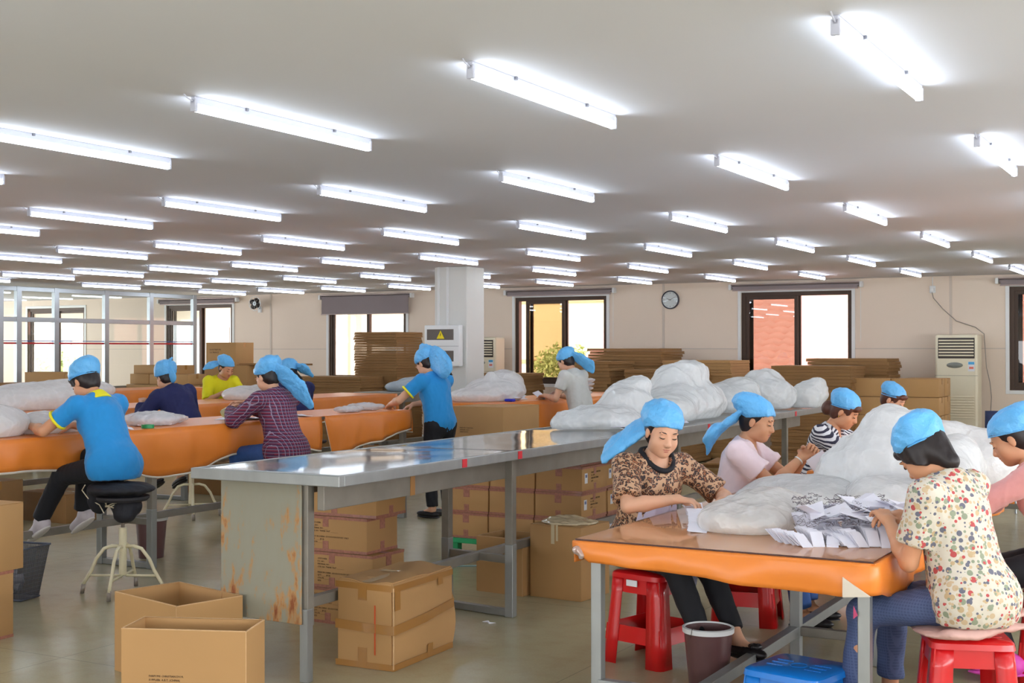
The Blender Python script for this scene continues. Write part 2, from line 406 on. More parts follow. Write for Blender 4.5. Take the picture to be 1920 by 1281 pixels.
vis={0:(0,4),1:(0,6),2:(1,8),3:(1,11),4:(1,11),5:(1,11)}
for r,y in enumerate(ROWS):
    rr=r-2
    for c in range(-3,12 if rr<5 else 12):
        if rr>=0:
            a,b=vis[rr]; 
        seen= rr>=0 and a<=c<=b
        if not seen and rr>=0 and c<0 and rr>3: pass
        o=lp if first else copy_tree(lp); first=False
        o.location=(X0-DX*c,y,ZC)
        if seen:
            which='nearest row of the photo' if rr==0 else 'farthest row, by the window wall' if rr==5 else ordw[rr]+' row from the front'
            o['label']='lit batten tube lamp on ceiling, %s, %s from the right'%(which,ordw[c-a])
        else: o['label']='lit white batten tube lamp on the ceiling beyond the frame of the photo'; 
        o['group']='batten tube lamps in rows on the ceiling' if seen else 'tube lamps outside the frame'
# glass partition --------------------------------------------------
XP=-15.9; pr=sroot('wall_partition',(XP,0,0)); mull=[9.0,10.6,11.9,13.05,13.38,14.09,15.11,16.1,17.14]
for y in mull: MB().box((-.035,y-.045,0),(.035,y+.045,2.5),.004).build('mullion',cALU,pr)
cGRN=mat('painted_post',(176,196,186),.5,0,.04)
for z in (.04,.92,2.0,2.46):
    for a,b in zip(mull[:-1],mull[1:]): MB().box((-.03,a+.045,z-.035),(.03,b-.045,z+.035),.004).build('transom',cALU,pr)
cRED=mat('red_stripe',(190,40,50),.5,0,0); cBLU=mat('blue_stripe',(60,70,150),.5,0,0)
for a,b in zip(mull[:-1],mull[1:]):
    for z0,z1 in ((.075,.885),(.955,1.965),(2.035,2.425)):
        MB().box((-.004,a+.045,z0),(.004,b-.045,z1)).build('glass_pane',gCLR,pr)
    MB().box((.005,a+.045,1.63),(.007,b-.045,1.655)).build('red_stripe',cRED,pr)
    MB().box((.005,a+.045,1.672),(.007,b-.045,1.683)).build('blue_stripe',cBLU,pr)
# square column ----------------------------------------------------
cCOL=mat('column_paint',(214,214,210),.5,0,.02)
col=sroot('column',(-8.33,13.42,0))
MB().box((-.21,0,0),(.25,.42,ZC),.012).build('shaft',cCOL,col)
for x in (-.15,-.02): MB().box((x-.012,-.014,1.77),(x+.012,0,ZC)).build('cable_trunking',cWHITE,col)
MB().box((-.215,-.006,.0),(.255,.0,.12)).build('skirting',cWHITE,col)
# electric box on the column
eb=thing('electric_box','white electric distribution box with yellow warning triangle on column','electric box',(-8.36,13.40,1.34))
MB().box((-.26,-.09,0),(.24,0,.50),.012).build('cabinet',cWHITE,eb)
cSMK=mat('smoked_window',(104,98,94),.12,0,.1,8,coat=.4)
for z in (.07,.33): MB().box((-.22,-.094,z-.01),(.16,-.088,z+.12),.002).build('window_cover',cSMK,eb)
MB().box((-.25,-.093,.243),(.23,-.09,.248)).build('door_gap',mat('gap_grey',(150,150,155),.6,0,0),eb)
cYEL=mat('warning_yellow',(238,214,20),.4,0,0)
tr=MB(); tr.add([(-.075,-.100,.335),(.035,-.100,.335),(-.02,-.100,.435),(-.075,-.097,.335),(.035,-.097,.335),(-.02,-.097,.435)],[(0,1,2),(5,4,3),(0,3,4,1),(1,4,5,2),(2,5,3,0)]); w_=tr.build('warning_triangle',cYEL,eb)
MB().add([(-.018,-.1015,.405),(-.012,-.1015,.405),(-.018,-.1015,.385),(-.008,-.1015,.388),(-.024,-.1015,.355),(-.018,-.1015,.375),(-.028,-.1015,.375)],[(0,6,5,1),(5,4,3)]).build('flash_symbol',cINK,w_)
# wall clock -------------------------------------------------------
ck=thing('wall_clock','round white wall clock with dark rim on back wall','clock',(-7.50,YB,2.30))
Mx=Matrix.Rotation(R(90),4,'X')
MB().lathe([(.0,0),(.142,0),(.142,.035),(.128,.04),(.124,.025),(0,.025)],40,M=Mx,capb=False).build('rim',mat('clock_rim',(58,58,70),.3,0,0),ck,True,autosm=True)
MB().lathe([(0,.027),(.124,.027)],40,M=Mx,capb=False).build('dial',mat('clock_dial',(222,224,226),.3,0,0),ck)
for h in range(12):
    a=h*PI/6; L=.018 if h%3==0 else .01
    p=Vector((math.sin(a),0,math.cos(a))); q=Vector((math.cos(a),0,-math.sin(a)))*.003
    MB().add([p*.112-q+Vector((0,-.029,0)),p*.112+q+Vector((0,-.029,0)),p*(.112-L)+q+Vector((0,-.029,0)),p*(.112-L)-q+Vector((0,-.029,0))],[(0,1,2,3)]).build('hour_mark',cINK,ck,solid=.001)
for a,L,wd in ((R(290),.06,.004),(R(62),.09,.003)):
    p=Vector((math.sin(a),0,math.cos(a))); q=Vector((math.cos(a),0,-math.sin(a)))*wd; y=Vector((0,-.031,0))
    MB().add([y-p*.015-q,y-p*.015+q,y+p*L+q*.5,y+p*L-q*.5],[(0,1,2,3)]).build('hand',cINK,ck,solid=.001)
MB().lathe([(0,.042),(.13,.036)],32,M=Mx,capb=False).build('cover_glass',gCLR,ck,True)
# standing air conditioners ----------------------------------------
cAC=mat('aircon_shell',(222,212,186),.4,0,.03); cACD=mat('aircon_dark',(60,52,48),.5,0,0); cBL=mat('sticker_blue',(70,160,210),.4,0,0)
def aircon(x,lb,z=1.74):
    t=thing('air_conditioner',lb,'air conditioner',(x,18.16,0))
    MB().box((-.275,-.16,0),(.275,.16,z),.03).build('cabinet',cAC,t)
    m=MB(); m.box((-.235,-.168,1.42),(.235,-.155,z-.045),.01); m.build('air_outlet',cACD,t)
    for i in range(6): 
        zz=1.45+i*.04; MB().box((-.225,-.178,zz),(.225,-.166,zz+.02),.004).build('louvre',cAC,t)
    MB().lathe([(0,0),(.105,0),(.10,.008),(0,.012)],24,M=Matrix.Translation((-.02,-.16,1.33))@Matrix.Rotation(R(90),4,'X')@Matrix.Diagonal((1,.36,1,1)),capb=False).build('control_panel',mat('panel_grey',(130,134,128),.25,0,.1,20),t,True)
    s=MB().box((.15,-.164,1.25),(.235,-.16,1.38)).build('energy_label',cLABEL,t); MB().box((.155,-.166,1.34),(.23,-.164,1.375)).build('label_header',cBL,s)
    MB().box((.165,-.166,1.28),(.22,-.164,1.31)).build('label_stripe',mat('sticker_red',(220,120,100),.4,0,0),s)
    MB().box((-.275,-.163,1.19),(.275,-.158,1.193)).build('panel_gap',cACD,t)
    for i in range(9): MB().box((-.23,-.17,.62+i*.035),(.23,-.158,.635+i*.035),.003).build('intake_slat',cAC,t)
    return t
aircon(-3.22,'beige standing air conditioner behind cartons in the right corner'); aircon(-10.58,'beige standing air conditioner just right of the column')
# socket and hanging cable by the right air conditioner
so=thing('wall_socket','small white wall socket high on back wall with cable','socket',(-3.62,YB,2.37))
MB().box((-.04,-.02,-.05),(.04,0,.05),.006).build('plate',cWHITE,so); MB().box((-.025,-.05,-.03),(.025,-.02,.02),.006).build('plug',cWHITE,so)
MB().tube([(0,-.01,.05),(0,-.012,.17)],.006,6).build('conduit',cWHITE,so)
cb=MB().tube([(-3.62,18.45,2.33),(-3.6,18.44,2.25),(-3.48,18.46,2.1),(-3.3,18.46,1.93),(-3.05,18.46,1.84),(-2.93,18.4,1.75),(-2.91,18.38,1.5),(-2.9,18.4,1.3),(-2.86,18.42,1.1),(-2.84,18.42,.9),(-2.86,18.42,.5),(-2.9,18.42,.02)],.006,6).build('power_cable',mat('grey_cable',(150,140,130),.6,0,0)); tag(cb,'thin grey cable drooping from wall socket to the air conditioner','cable')
# wall fan / junction near the left
fn=thing('wall_fan','small dark wall fan high on wall left of half-lowered blind','fan',(-15.55,YB,2.38))
for i in range(4):
    a=i*PI/2+.5; MB().lathe([(0,0),(.07,.004),(0,.010)],12,M=Matrix.Translation((math.sin(a)*.06,-.14,math.cos(a)*.06))@Matrix.Rotation(R(90),4,'X')@Matrix.Diagonal((1,.7,1,1)),capb=False).build('blade',cACD,fn,True)
MB().tube([(0,-.16,0),(0,-.05,0)],.04,12).build('motor',cALU,fn); m=MB(); m.tube([(.13*math.cos(2*PI*i/20),-.15,.13*math.sin(2*PI*i/20)) for i in range(20)],.004,5,closed=True)
for i in range(8): a=2*PI*i/8; m.tube([(0,-.17,0),(.13*math.cos(a),-.15,.13*math.sin(a))],.0025,4)
m.build('guard',cALU,fn); MB().tube([(0,-.06,0),(.0,-.03,-.08),(0,0,-.1)],.012,8).build('arm',cALU,fn); MB().box((-.04,-.02,-.16),(.04,0,-.05),.005).build('wall_plate',cWHITE,fn)
# ================================================================ outside the windows
struct('ground',MB().box((-60,19,-6.2),(30,60,-6)),mat('yard',(170,165,150),.9))
cTILE=mat('red_clay_tile',(214,150,132),.7,0,.15,3); cPALE=mat('sunlit_render',(214,196,180),.9,0,.05,1); cGOLD=mat('sandstone_render',(226,204,160),.9,0,.06,1)
rf=thing('tiled_roof','red clay tiled roof of the house outside the right windows','roof',(-4.2,21.5,-.2))
rows=34; pit=R(30); L=.24; W=15; nseg=140
proto=None
for i in range(rows):
    if proto is None:
        A=[];B=[];vv=[];ff=[]
        for k in range(nseg+1):
            x=-W/2+W*k/nseg; zc=.034*math.sin(x*2*PI/.29)+.02
            vv+=[(x,0,zc+.055),(x,L*1.15*math.cos(pit),zc+L*1.15*math.sin(pit)+.0),(x,0.01,-.03)]
        for k in range(nseg):
            a=k*3; ff+=[(a,a+3,a+4,a+1),(a+2,a+5,a+3,a)]
        proto=meshobj('tile_course',vv,ff,cTILE,rf,True); o=proto
    else: o=proto.copy(); COL.objects.link(o); o.parent=rf
    o.location=(0,i*L*math.cos(pit),i*L*math.sin(pit)); 
MB().box((-W/2,.1,-6),(W/2,4.0,-.1)).build('house_wall',cPALE,rf)
bd=thing('outside_building','sand coloured building seen through the amber window pane','building',(-13.6,26,-6))
MB().box((-2.6,0,0),(2.2,5,9.5)).build('wall',cGOLD,bd)
for z in (5.6,7.25,8.6): MB().box((-2.62,-.05,z),(2.22,0,z+.06)).build('string_course',mat('course_brown',(170,140,100),.9),bd)
bd=thing('outside_building','pale building with balconies seen through the left windows','building',(-26,29,-6))
MB().box((-9,0,0),(9,6,10)).build('wall',cPALE,bd)
for x in (-6.5,-3.2,0,3.5,6.5):
    f=MB().box((x-.5,-.04,7.0),(x+.5,0,8.2)).build('window',mat('grey_pane',(150,150,150),.3),bd)  # one even grey for all panes
for z in (6.6,8.9): MB().box((-9,-.5,z),(9,0,z+.12)).build('balcony_slab',mat('slab',(190,170,150),.9),bd)
for x in (-8,-4.8,-1.6,1.8,5,8): MB().box((x-.08,-.5,6.7),(x+.08,-.36,9)).build('post',cPALE,bd)
cLEAF=mat('leaf_green',(176,186,120),.6,0,.35,8)
def tree(name,lb,x,y,ztop,rad,zb,nl=900,seed=1):
    g=np.random.RandomState(seed); t=thing(name,lb,'tree' if zb<-3 else 'shrub',(x,y,zb))
    MB().tube([(0,0,0),(.05,0,(ztop-zb)*.5),(-.03,0,(ztop-zb)*.85)],[.12,.08,.03],8).build('trunk',mat('bark',(110,88,62),.9),t)
    v=[];f=[]
    for i in range(nl):
        d=unit(g.normal(size=3)); p=d*g.uniform(.5,1)*np.array([rad,rad,rad*.9])+np.array([0,0,ztop-zb-rad*.8]); a=unit(g.normal(size=3))*.055; b=unit(np.cross(a,g.normal(size=3)))*.028
        n=len(v); v+=[p-a,p+b,p+a,p-b]; f.append((n,n+1,n+2,n+3))
    meshobj('foliage',v,f,cLEAF,t); t.children[-1]['kind']='stuff'
tree('tree','leafy green tree outside seen through the amber window pane',-12.35,24.6,1.62,.85,-6,3000,3)
tree('tree','yellow green bush outside beyond the glass partition',-25.4,21.3,1.55,.9,-6,2000,4)
tree('tree','second green bush outside beyond the glass partition',-23.6,21.0,1.45,.8,-6,2000,5)
# ================================================================ furniture
cSTEEL=mat('galvanised_steel',(150,152,150),.38,.55,.16,14,40,.08,stretch=(1,1,.4))
cRAWST=mat('worn_steel_rail',(138,132,122),.5,.35,.22,9,30,.1)
def _sheet():
    t=NT('stainless_sheet'); v=t.coords(scale=(1,.35,1)); n_=t.noise(v,3.2,2); 
    t.base(t.mix(n_,lin((176,174,168)),lin((208,206,200))),.16,.85,.5); t.bump(t.noise(v,3.0,2,.4),.10,.02); return t.m
cSHEET=_sheet()
def _rust():
    t=NT('rusty_panel'); v=t.coords(scale=(1,1,.35)); s=t.sep(t.coords()); n1=t.noise(v,16,5,.65); n2=t.noise(t.coords(scale=(1,1,.6)),50,3)
    low=t.math('SUBTRACT',.62,s[2]); edge=t.math('MULTIPLY',t.math('ABSOLUTE',s[0]),.75)
    f=t.math('ADD',t.math('ADD',n1,t.math('MULTIPLY',low,.22)),t.math('MULTIPLY',edge,.55)); f=t.math('ADD',f,t.math('MULTIPLY',n2,.12))
    c=t.ramp(f,[(.0,lin((150,150,136))),(.72,lin((148,144,126))),(.80,lin((178,134,84))),(.92,lin((140,78,40)))])
    t.base(c,.6,.1); t.bump(n1,.2,.003); return t.m
cRUST=_rust()
cREDT=mat('red_marking_tape',(206,40,52),.4,0,0)
def leg(parent,x,y,z0,z1,w=.045,m=None,name='leg'):
    b=MB().box((x-w/2,y-w/2,z0),(x+w/2,y+w/2,z1),.003)
    return b.build(name,m or cSTEEL,parent)
def bar(parent,a,b,w=.04,h=.04,name='crossbar',m=None):
    a=Vector(a); b=Vector(b); d=b-a; L=d.length; M=frame4(a,d,Vector((0,0,1)).cross(d) if abs(d.normalized().z)<.9 else Vector((1,0,0)))
    return MB().box((0,-w/2,-h/2),(L,w/2,h/2),.003,M=M).build(name,m or cRAWST,parent)
def hframe(parent,xl,xr,y,ztop,zc=.33,run=True,dy=0):
    for x,dd in ((xl,0),(xr,-dy)):
        leg(parent,x,y+dd,.3 if run else .02,ztop,.05,cRAWST); leg(parent,x+.004,y+dd-.006,.0,.42,.052,cSTEEL,'leg_extension')
    bar(parent,(xl+.02,y,zc),(xr-.02,y-dy,zc),.04,.045)
    if run: bar(parent,(xl+.02,y,.022),(xr-.02,y-dy,.022),.045,.04,'floor_runner',cSTEEL)
# long stainless table in the middle -------------------------------
ST=thing('steel_work_table','long stainless topped steel work table with rusty end panel in the middle','table',(-3.93,8.6,0))
def P(x,y,z): return (x+3.93,y-8.6,z)
m=MB(); m.box(P(-4.36,4.70,.945),P(-3.50,12.55,.972),.004); m.build('tabletop',cSHEET,ST)
m=MB()
m.box(P(-4.37,4.69,.93),P(-3.49,4.73,.982),.004); m.box(P(-4.37,4.73,.93),P(-4.345,12.56,.982),.004); m.box(P(-3.515,4.73,.93),P(-3.49,12.56,.982),.004); m.box(P(-4.37,12.53,.93),P(-3.49,12.56,.982),.004)
m.build('edge_rim',cSTEEL,ST)
m=MB(); m.box(P(-3.72,4.83,.80),P(-3.68,12.4,.93),.004); m.box(P(-4.24,4.83,.80),P(-4.20,12.4,.93),.004); m.build('apron',cRAWST,ST)
leg(ST,*P(-3.78,4.83,0)[:2],.26,.93,.05,cRAWST); leg(ST,*P(-3.775,4.82,0)[:2],0,.34,.045,cSTEEL,'leg_extension'); leg(ST,*P(-4.28,4.86,0)[:2],0,.93,.05,cRAWST)
pn=MB().box((-.25,-.006,0),(.25,.006,.66),.003).build('end_panel',cRUST,ST); pn.location=P(-4.03,4.80,.27); pn.rotation_euler=(0,0,R(-2))
for y in (6.63,9.2,11.9):
    dy=.03; hframe(ST,*[P(v,0,0)[0] for v in (-4.13,-3.66)],y-8.6,.93,.33,True,.06)
for a,b in ((4.9,6.63),(6.63,9.2),(9.2,11.9)): bar(ST,P(-3.9,a,.33),P(-3.9,b,.33),.045,.05,'long_rail')
for y in (5.75,6.35,7.6,9.35,10.9,11.6): MB().box(P(-3.491,y,.935),P(-3.487,y+.045,.978)).build('red_tape_mark',cREDT,ST)
MB().box(P(-3.7,5.55,.8),P(-3.676,5.59,.93)).build('tape_piece',cTAPE,ST)
# clear film sheets lying over the steel top
cFILM=glassy('clear_film',(.93,.94,.95),.06,.08,.08)
for i,(x0,x1,y0,y1) in enumerate([(-4.33,-3.53,4.75,6.3),(-4.33,-3.53,6.35,8.1)]):
    v=[];f=[];nx,ny=12,24
    for a in range(nx+1):
        for b in range(ny+1):
            x=x0+(x1-x0)*a/nx; y=y0+(y1-y0)*b/ny; v.append((x,y,.980+.0012*math.sin(5*x+3*y+i)+.0008*math.sin(7*y-9*x+2*math.sin(3*y))+.0004*math.sin(19*y+11*x+3*math.sin(5*x))))
    f=[(a*(ny+1)+b,(a+1)*(ny+1)+b,(a+1)*(ny+1)+b+1,a*(ny+1)+b+1) for a in range(nx) for b in range(ny)]
    tag(meshobj('plastic_film',v,f,cFILM,None,True),['clear plastic film over the near end of steel table','clear plastic film on steel table just before the white bags'][i],'plastic film')
# orange covered tables ---------------------------------------------
def _orange():
    t=NT('orange_table_vinyl'); v=t.coords(); n_=t.noise(v,4,3); c=t.mix(n_,lin((222,124,40)),lin((236,138,56)))
    t.base(c,.34,0,.5); t.bump(t.noise(v,9,3),.12,.01); return t.m
cORNG=_orange(); cBACK=mat('cloth_white_backing',(214,204,188),.7,0,.03)
def drape(parent,path,drops,seed=0,z=.0,amp=.012,name='cloth_side',hem=True,nv=7):
    """path: list of (x,y) along the table edge (outside on the right-hand side of travel); drops: matching hang lengths"""
    P=[];Dr=[]
    for i in range(len(path)-1):
        L=math.hypot(path[i+1][0]-path[i][0],path[i+1][1]-path[i][1]); n=max(2,int(L/.05))
        for k in range(n): t=k/n; tt=t*t*(3-2*t); P.append((path[i][0]+(path[i+1][0]-path[i][0])*t,path[i][1]+(path[i+1][1]-path[i][1])*t)); Dr.append(drops[i]+(drops[i+1]-drops[i])*tt)
    P.append(path[-1]); Dr.append(drops[-1]); N=len(P); v=[];f=[]; s=0; low=[]
    for i in range(N):
        a=P[max(0,i-1)]; b=P[min(N-1,i+1)]; d=(b[0]-a[0],b[1]-a[1]); L=math.hypot(*d)+1e-9; nx,ny=d[1]/L,-d[0]/L
        s+=math.hypot(P[i][0]-P[i-1][0],P[i][1]-P[i-1][1]) if i else 0
        for j in range(nv+1):
            t=j/nv; o=.003+t*(.010+amp*(math.sin(s*13+seed)+.6*math.sin(s*29+seed*2+t*2)+.8*math.sin(s*5.3+seed)))+.02*math.sin(PI*t)*.5
            o=max(o,.003)
            v.append((P[i][0]+nx*o,P[i][1]+ny*o,z-Dr[i]*t))
        low.append(v[-1])
    for i in range(N-1):
        for j in range(nv): a=i*(nv+1)+j; f.append((a,a+1,a+nv+2,a+nv+1))
    o=meshobj(name,v,f,cORNG,parent,True); k=o.modifiers.new('thick','SOLIDIFY'); k.thickness=.002
    if hem:
        A=low; B=[(q[0],q[1],q[2]-.014) for q in low]; hm=MB().quadstrip(A,B).build('cloth_hem',cBACK,o,True); k=hm.modifiers.new('thick','SOLIDIFY'); k.thickness=.003
    return o
def cloth(label,x0,x1,y0,y1,z,paths,group=None,hem=True,seed=0):
    t=thing('tablecloth',label,'tablecloth',((x0+x1)/2,(y0+y1)/2,z),0,group); cx,cy=t.location.x,t.location.y
    MB().box((x0-cx,y0-cy,.0),(x1-cx,y1-cy,.003),.001).build('cloth_top',cORNG,t)
    for i,(p,d) in enumerate(paths): drape(t,[(a-cx,b-cy) for a,b in p],d,seed+i*3.1,.003,hem=hem)
    return t
def board_table(label,x0,x1,y0,y1,z,frames,fx,zc=.33,run=True,corner=None,rails=True):
    t=thing('work_table',label,'table',((x0+x1)/2,(y0+y1)/2,0)); cx,cy=t.location.x,t.location.y
    MB().box((x0-cx,y0-cy,z-.03),(x1-cx,y1-cy,z),.003).build('tabletop',cRAWST,t)
    for y in frames: hframe(t,fx[0]-cx,fx[1]-cx,y-cy,z-.03,zc,run)
    if rails:
        ys=sorted(frames); e=[max(y0+.1,ys[0]-1.5)]+ys
        for a,b in zip(e[:-1],e[1:]): bar(t,((fx[0]+fx[1])/2-cx,a-cy,zc),((fx[0]+fx[1])/2-cx,b-cy,zc),.045,.05,'long_rail')
    for c in corner or []: leg(t,c[0]-cx,c[1]-cy,0,z-.03,.047,cSTEEL)
    return t
ZT=.99
board_table('steel framed high table under orange cloth at left front',-7.42,-6.66,2.6,10.0,ZT-.004,[4.3,6.78,9.95],(-7.17,-6.68))
cloth('orange vinyl cloth draped over left front table',-7.43,-6.65,2.6,10.02,ZT-.004,[([(-6.65,2.6),(-6.65,4.6),(-6.65,5.6),(-6.65,6.3),(-6.65,6.85),(-6.65,7.15),(-6.65,7.55),(-6.65,8.3),(-6.65,8.69)],[.2,.2,.2,.24,.34,.33,.23,.22,.28]),
   ([(-6.625,8.70),(-6.622,8.80),(-6.625,9.4),(-6.640,10.03)],[.03,.33,.25,.17]),([(-6.64,10.03),(-7.43,10.03)],[.20,.2])],'orange cloths on the tables',True,1)
board_table('orange covered table in the second row from left',-10.05,-9.22,4.5,13.55,ZT-.004,[7.0,10.0,13.3],(-9.9,-9.4))
cloth('orange vinyl cloth on second row table behind plaid shirt worker',-10.06,-9.2,4.5,13.57,ZT-.004,[([(-9.2,4.5),(-9.2,8),(-9.2,11.0),(-9.2,13.57)],[.25,.3,.28,.26]),([(-9.2,13.58),(-10.06,13.58)],[.26,.26])],'orange cloths on the tables',True,4)
board_table('orange covered table of the farthest left row',-14.1,-13.2,7.5,14.6,ZT-.004,[9.0,12.0,14.3],(-13.9,-13.4))
cloth('orange vinyl cloth on farthest left table before glass partition',-14.11,-13.18,7.5,14.62,ZT-.004,[([(-13.18,7.5),(-13.18,10.5),(-13.18,14.62)],[.3,.32,.3])],'orange cloths on the tables',True,6)
board_table('orange covered table right of the column',-7.4,-6.62,11.5,15.4,ZT-.004,[12.2,14.9],(-7.2,-6.8))
cloth('orange vinyl cloth on table behind grey shirt worker',-7.42,-6.6,11.48,15.42,ZT-.004,[([(-7.42,11.48),(-6.6,11.48)],[.3,.32]),([(-6.6,11.48),(-6.6,13),(-6.6,15.42)],[.32,.38,.35])],'orange cloths on the tables',True,8)
# bare steel table beyond the second row
t=board_table('bare grey steel table at the end of second row',-10.0,-9.28,13.75,16.2,ZT,[14.0,16.0],(-9.9,-9.4)); 
MB().box((.355,-1.2,.87),(.365,1.2,.96)).build('apron',cRAWST,t)
# near right table ----------------------------------------------------
ZN=.745
NX0,NX1,NY0,NY1=-2.43,-1.17,4.90,8.15
nt=board_table('steel legged packing table under glass in right foreground',NX0+.03,NX1-.03,NY0+.03,NY1,ZN-.004,[6.42,7.9],(-1.93,-1.52),.13,False,[(-2.36,5.0),(-1.225,4.97)],False)
cx,cy=nt.location.x,nt.location.y
bar(nt,(-1.93-cx,4.99-cy,.13),(-1.93-cx,7.9-cy,.13),.05,.05,'long_rail',cSTEEL); bar(nt,(-2.35-cx,4.99-cy,.13),(-1.23-cx,4.97-cy,.13),.045,.045,'crossbar',cSTEEL)
MB().add([(-1.36-cx,4.938-cy,.72),(-1.365-cx,4.936-cy,.55),(-1.295-cx,4.936-cy,.60)],[(0,1,2)]).build('pink_paint_mark',mat('pink_mark',(190,70,110),.6,0,0),nt).hide_render=False
MB().add([(-1.285-cx,4.872-cy,.69),(-1.18-cx,4.872-cy,.625),(-1.285-cx,4.870-cy,.615),(-1.285-cx,4.878-cy,.69),(-1.18-cx,4.878-cy,.625),(-1.285-cx,4.876-cy,.615)],[(0,2,1),(3,4,5),(0,1,4,3),(1,2,5,4),(2,0,3,5)]).build('folded_cloth_corner',cBACK,nt)
[c for c in nt.children if c.name.startswith('pink')][0].scale=(.25,1,.3); [c for c in nt.children if c.name.startswith('pink')][0].location=((-1.225-cx)*.75,(4.94-cy)*0-.006,.36)
cloth('bright orange vinyl cloth on glass topped table in right foreground',NX0,NX1,NY0,NY1,ZN-.004,[
   ([(NX0,6.9),(NX0,NY0+.05)],[.12,.1]),
   ([(NX0,NY0),(NX0+.08,NY0),(NX0+.5,NY0),(NX0+.85,NY0),(NX1-.13,NY0),(NX1-.02,NY0),(NX1,NY0+.02),(NX1,NY0+.25),(NX1,NY0+.6),(NX1,NY0+1.6),(NX1,NY1)],[.04,.085,.10,.125,.13,.12,.12,.16,.14,.12,.12])],'orange cloths on the tables',False,2)
board_table('far half of orange covered packing table behind white mound',NX0+.05,NX1+.02,8.28,12.2,ZN+.012,[8.6,11.8],(-2.0,-1.5),.2,False)
cloth('orange vinyl cloth under the striped blouse worker',NX0+.03,NX1+.03,8.25,12.2,ZN+.014,[([(NX0+.03,12.2),(NX0+.03,8.25),(NX1+.03,8.25)],[.12,.14,.14])],'orange cloths on the tables',False,9)
def _top():
    t=NT('table_glass'); t.base(lin((226,168,122)),.012,0,.5); t.b.inputs['Alpha'].default_value=.8; t.b.inputs['IOR'].default_value=1.48; return t.m
gTOP=_top()
cEDGE=mat('glass_edge_dark',(70,40,34),.2,0,0)
gl=thing('glass_sheet','large glass sheet lying on the near orange table','glass sheet',((NX0+NX1)/2,(NY0+NY1)/2,ZN))
hx,hy=(NX1-NX0)/2-.01,(NY1-NY0)/2-.01
MB().add([(-hx,-hy,.006),(hx,-hy,.006),(hx,hy,.006),(-hx,hy,.006)],[(0,1,2,3)]).build('glass_pane',gTOP,gl); m=MB(); m.box((-hx-.002,-hy-.002,0),(hx+.002,-hy,.0058)); m.box((hx,-hy,0),(hx+.002,hy,.0058)); m.box((-hx-.002,-hy,0),(-hx,hy,.0058)); m.build('ground_edge',cEDGE,gl)
# ================================================================ stools and bins
cREDP=mat('red_plastic',(206,22,26),.28,0,.04,4,spec=.5,coat=.25); cBLUP=mat('blue_plastic',(20,122,214),.3,0,.04,4,coat=.25)
def square_stool(name,label,x,y,rz,h=.45,top=.28,base=.36,mt=None,group=None,hole=True):
    """moulded plastic stool: rounded square skirt that splays to four channel legs, open windows between, ring rail low down"""
    t=thing(name,label,'stool',(x,y,0),rz,group); mt=mt or cREDP
    def hw(z): return (base+(top-base)*z/h)/2
    m=MB(); m.lathe([(0,h),(top/2*1.02,h),(top/2*1.10,h-.008),(top/2*1.13,h-.03)],40,sq=1,capb=False); m.build('seat_top',mt,t,True,autosm=True)
    m=MB()
    for z in (h-.0005,):
        for r in (.03,): m.lathe([(r,z),(r+.004,z+.0025),(r+.008,z)],20,capb=False)
    for s in (-1,1):
        for k in range(3): m.box((s*.085-.035,-.05+k*.045,h-.001),(s*.085+.035,-.042+k*.045,h+.002),.001)
    m.build('seat_ribs',mt,t)
    # skirt band and four L-shaped legs
    for q in range(4):
        M=Matrix.Rotation(q*PI/2,4,'Z'); m=MB(); zb=h-.10
        def face(xa0,xa1,za,xb0,xb1,zbm):  # trapezoid panel on the -y side
            t_=.004; a=hw(za); b=hw(zbm)
            v=[(xa0,-a,za),(xa1,-a,za),(xb1,-b,zbm),(xb0,-b,zbm)]; v2=[(p[0],p[1]+t_,p[2]) for p in v]
            m.add([M@Vector(p) for p in v+v2],[(0,3,2,1),(4,5,6,7),(0,1,5,4),(1,2,6,5),(2,3,7,6),(3,0,4,7)])
        legw=.075
        face(-hw(zb)*.98,hw(zb)*.98,zb,-hw(h-.01),hw(h-.01),h-.01)
        m.build('skirt',mt,t); m=MB()
        face(-hw(.11)*.98,hw(.11)*.98,.11,-hw(.19),hw(.19),.19)
        m.build('ring_rail',mt,t)
        m=MB(); n=7; A=[];B=[]
        prof=[(-legw,0),(-.022,0),(-.008,.008),(0,.022),(0,legw)]  # corner section seen from above
        v=[];f=[];zs=[0,.14,zb,h-.02]
        for z in zs:
            wv=1.0+.25*(1-z/h)
            a=hw(z)+.006
            for (px_,py_) in prof: v.append(M@Vector((a+px_*wv,-a+py_*wv,z)))
        k=len(prof)
        for i in range(len(zs)-1):
            for j in range(k-1): f.append((i*k+j,i*k+j+1,(i+1)*k+j+1,(i+1)*k+j))
        m.add(v,f); o=m.build('leg',mt,t,True,autosm=True); sm=o.modifiers.new('thick','SOLIDIFY'); sm.thickness=.005; sm.offset=-1
    return t
square_stool('plastic_stool','red plastic stool under the leopard print worker',-2.53,6.00,R(-14),group='red plastic stools')
lb=MB().box((-.045,-.158,.385),(.02,-.153,.415)).build('sticker',cLABEL,bpy.data.objects['plastic_stool'])
square_stool('plastic_stool','red plastic stool under the pale pink blouse worker',-2.42,7.12,R(10),group='red plastic stools')
s3=square_stool('plastic_stool','red plastic stool under the dotted blouse worker, at the bottom right corner',-.90,5.23,R(20),group='red plastic stools')
square_stool('plastic_stool','red plastic stool under the striped blouse worker',-2.42,9.2,0,group='red plastic stools')
square_stool('plastic_stool','red plastic stool under the black shirt worker',-2.38,10.84,0,group='red plastic stools')
square_stool('plastic_stool','red plastic stool under the pink cardigan worker',-.70,6.55,0,group='red plastic stools')
bs=square_stool('step_stool','low blue plastic stool with white sticker under the near table',-1.535,5.15,R(-12),.27,.31,.37,cBLUP)
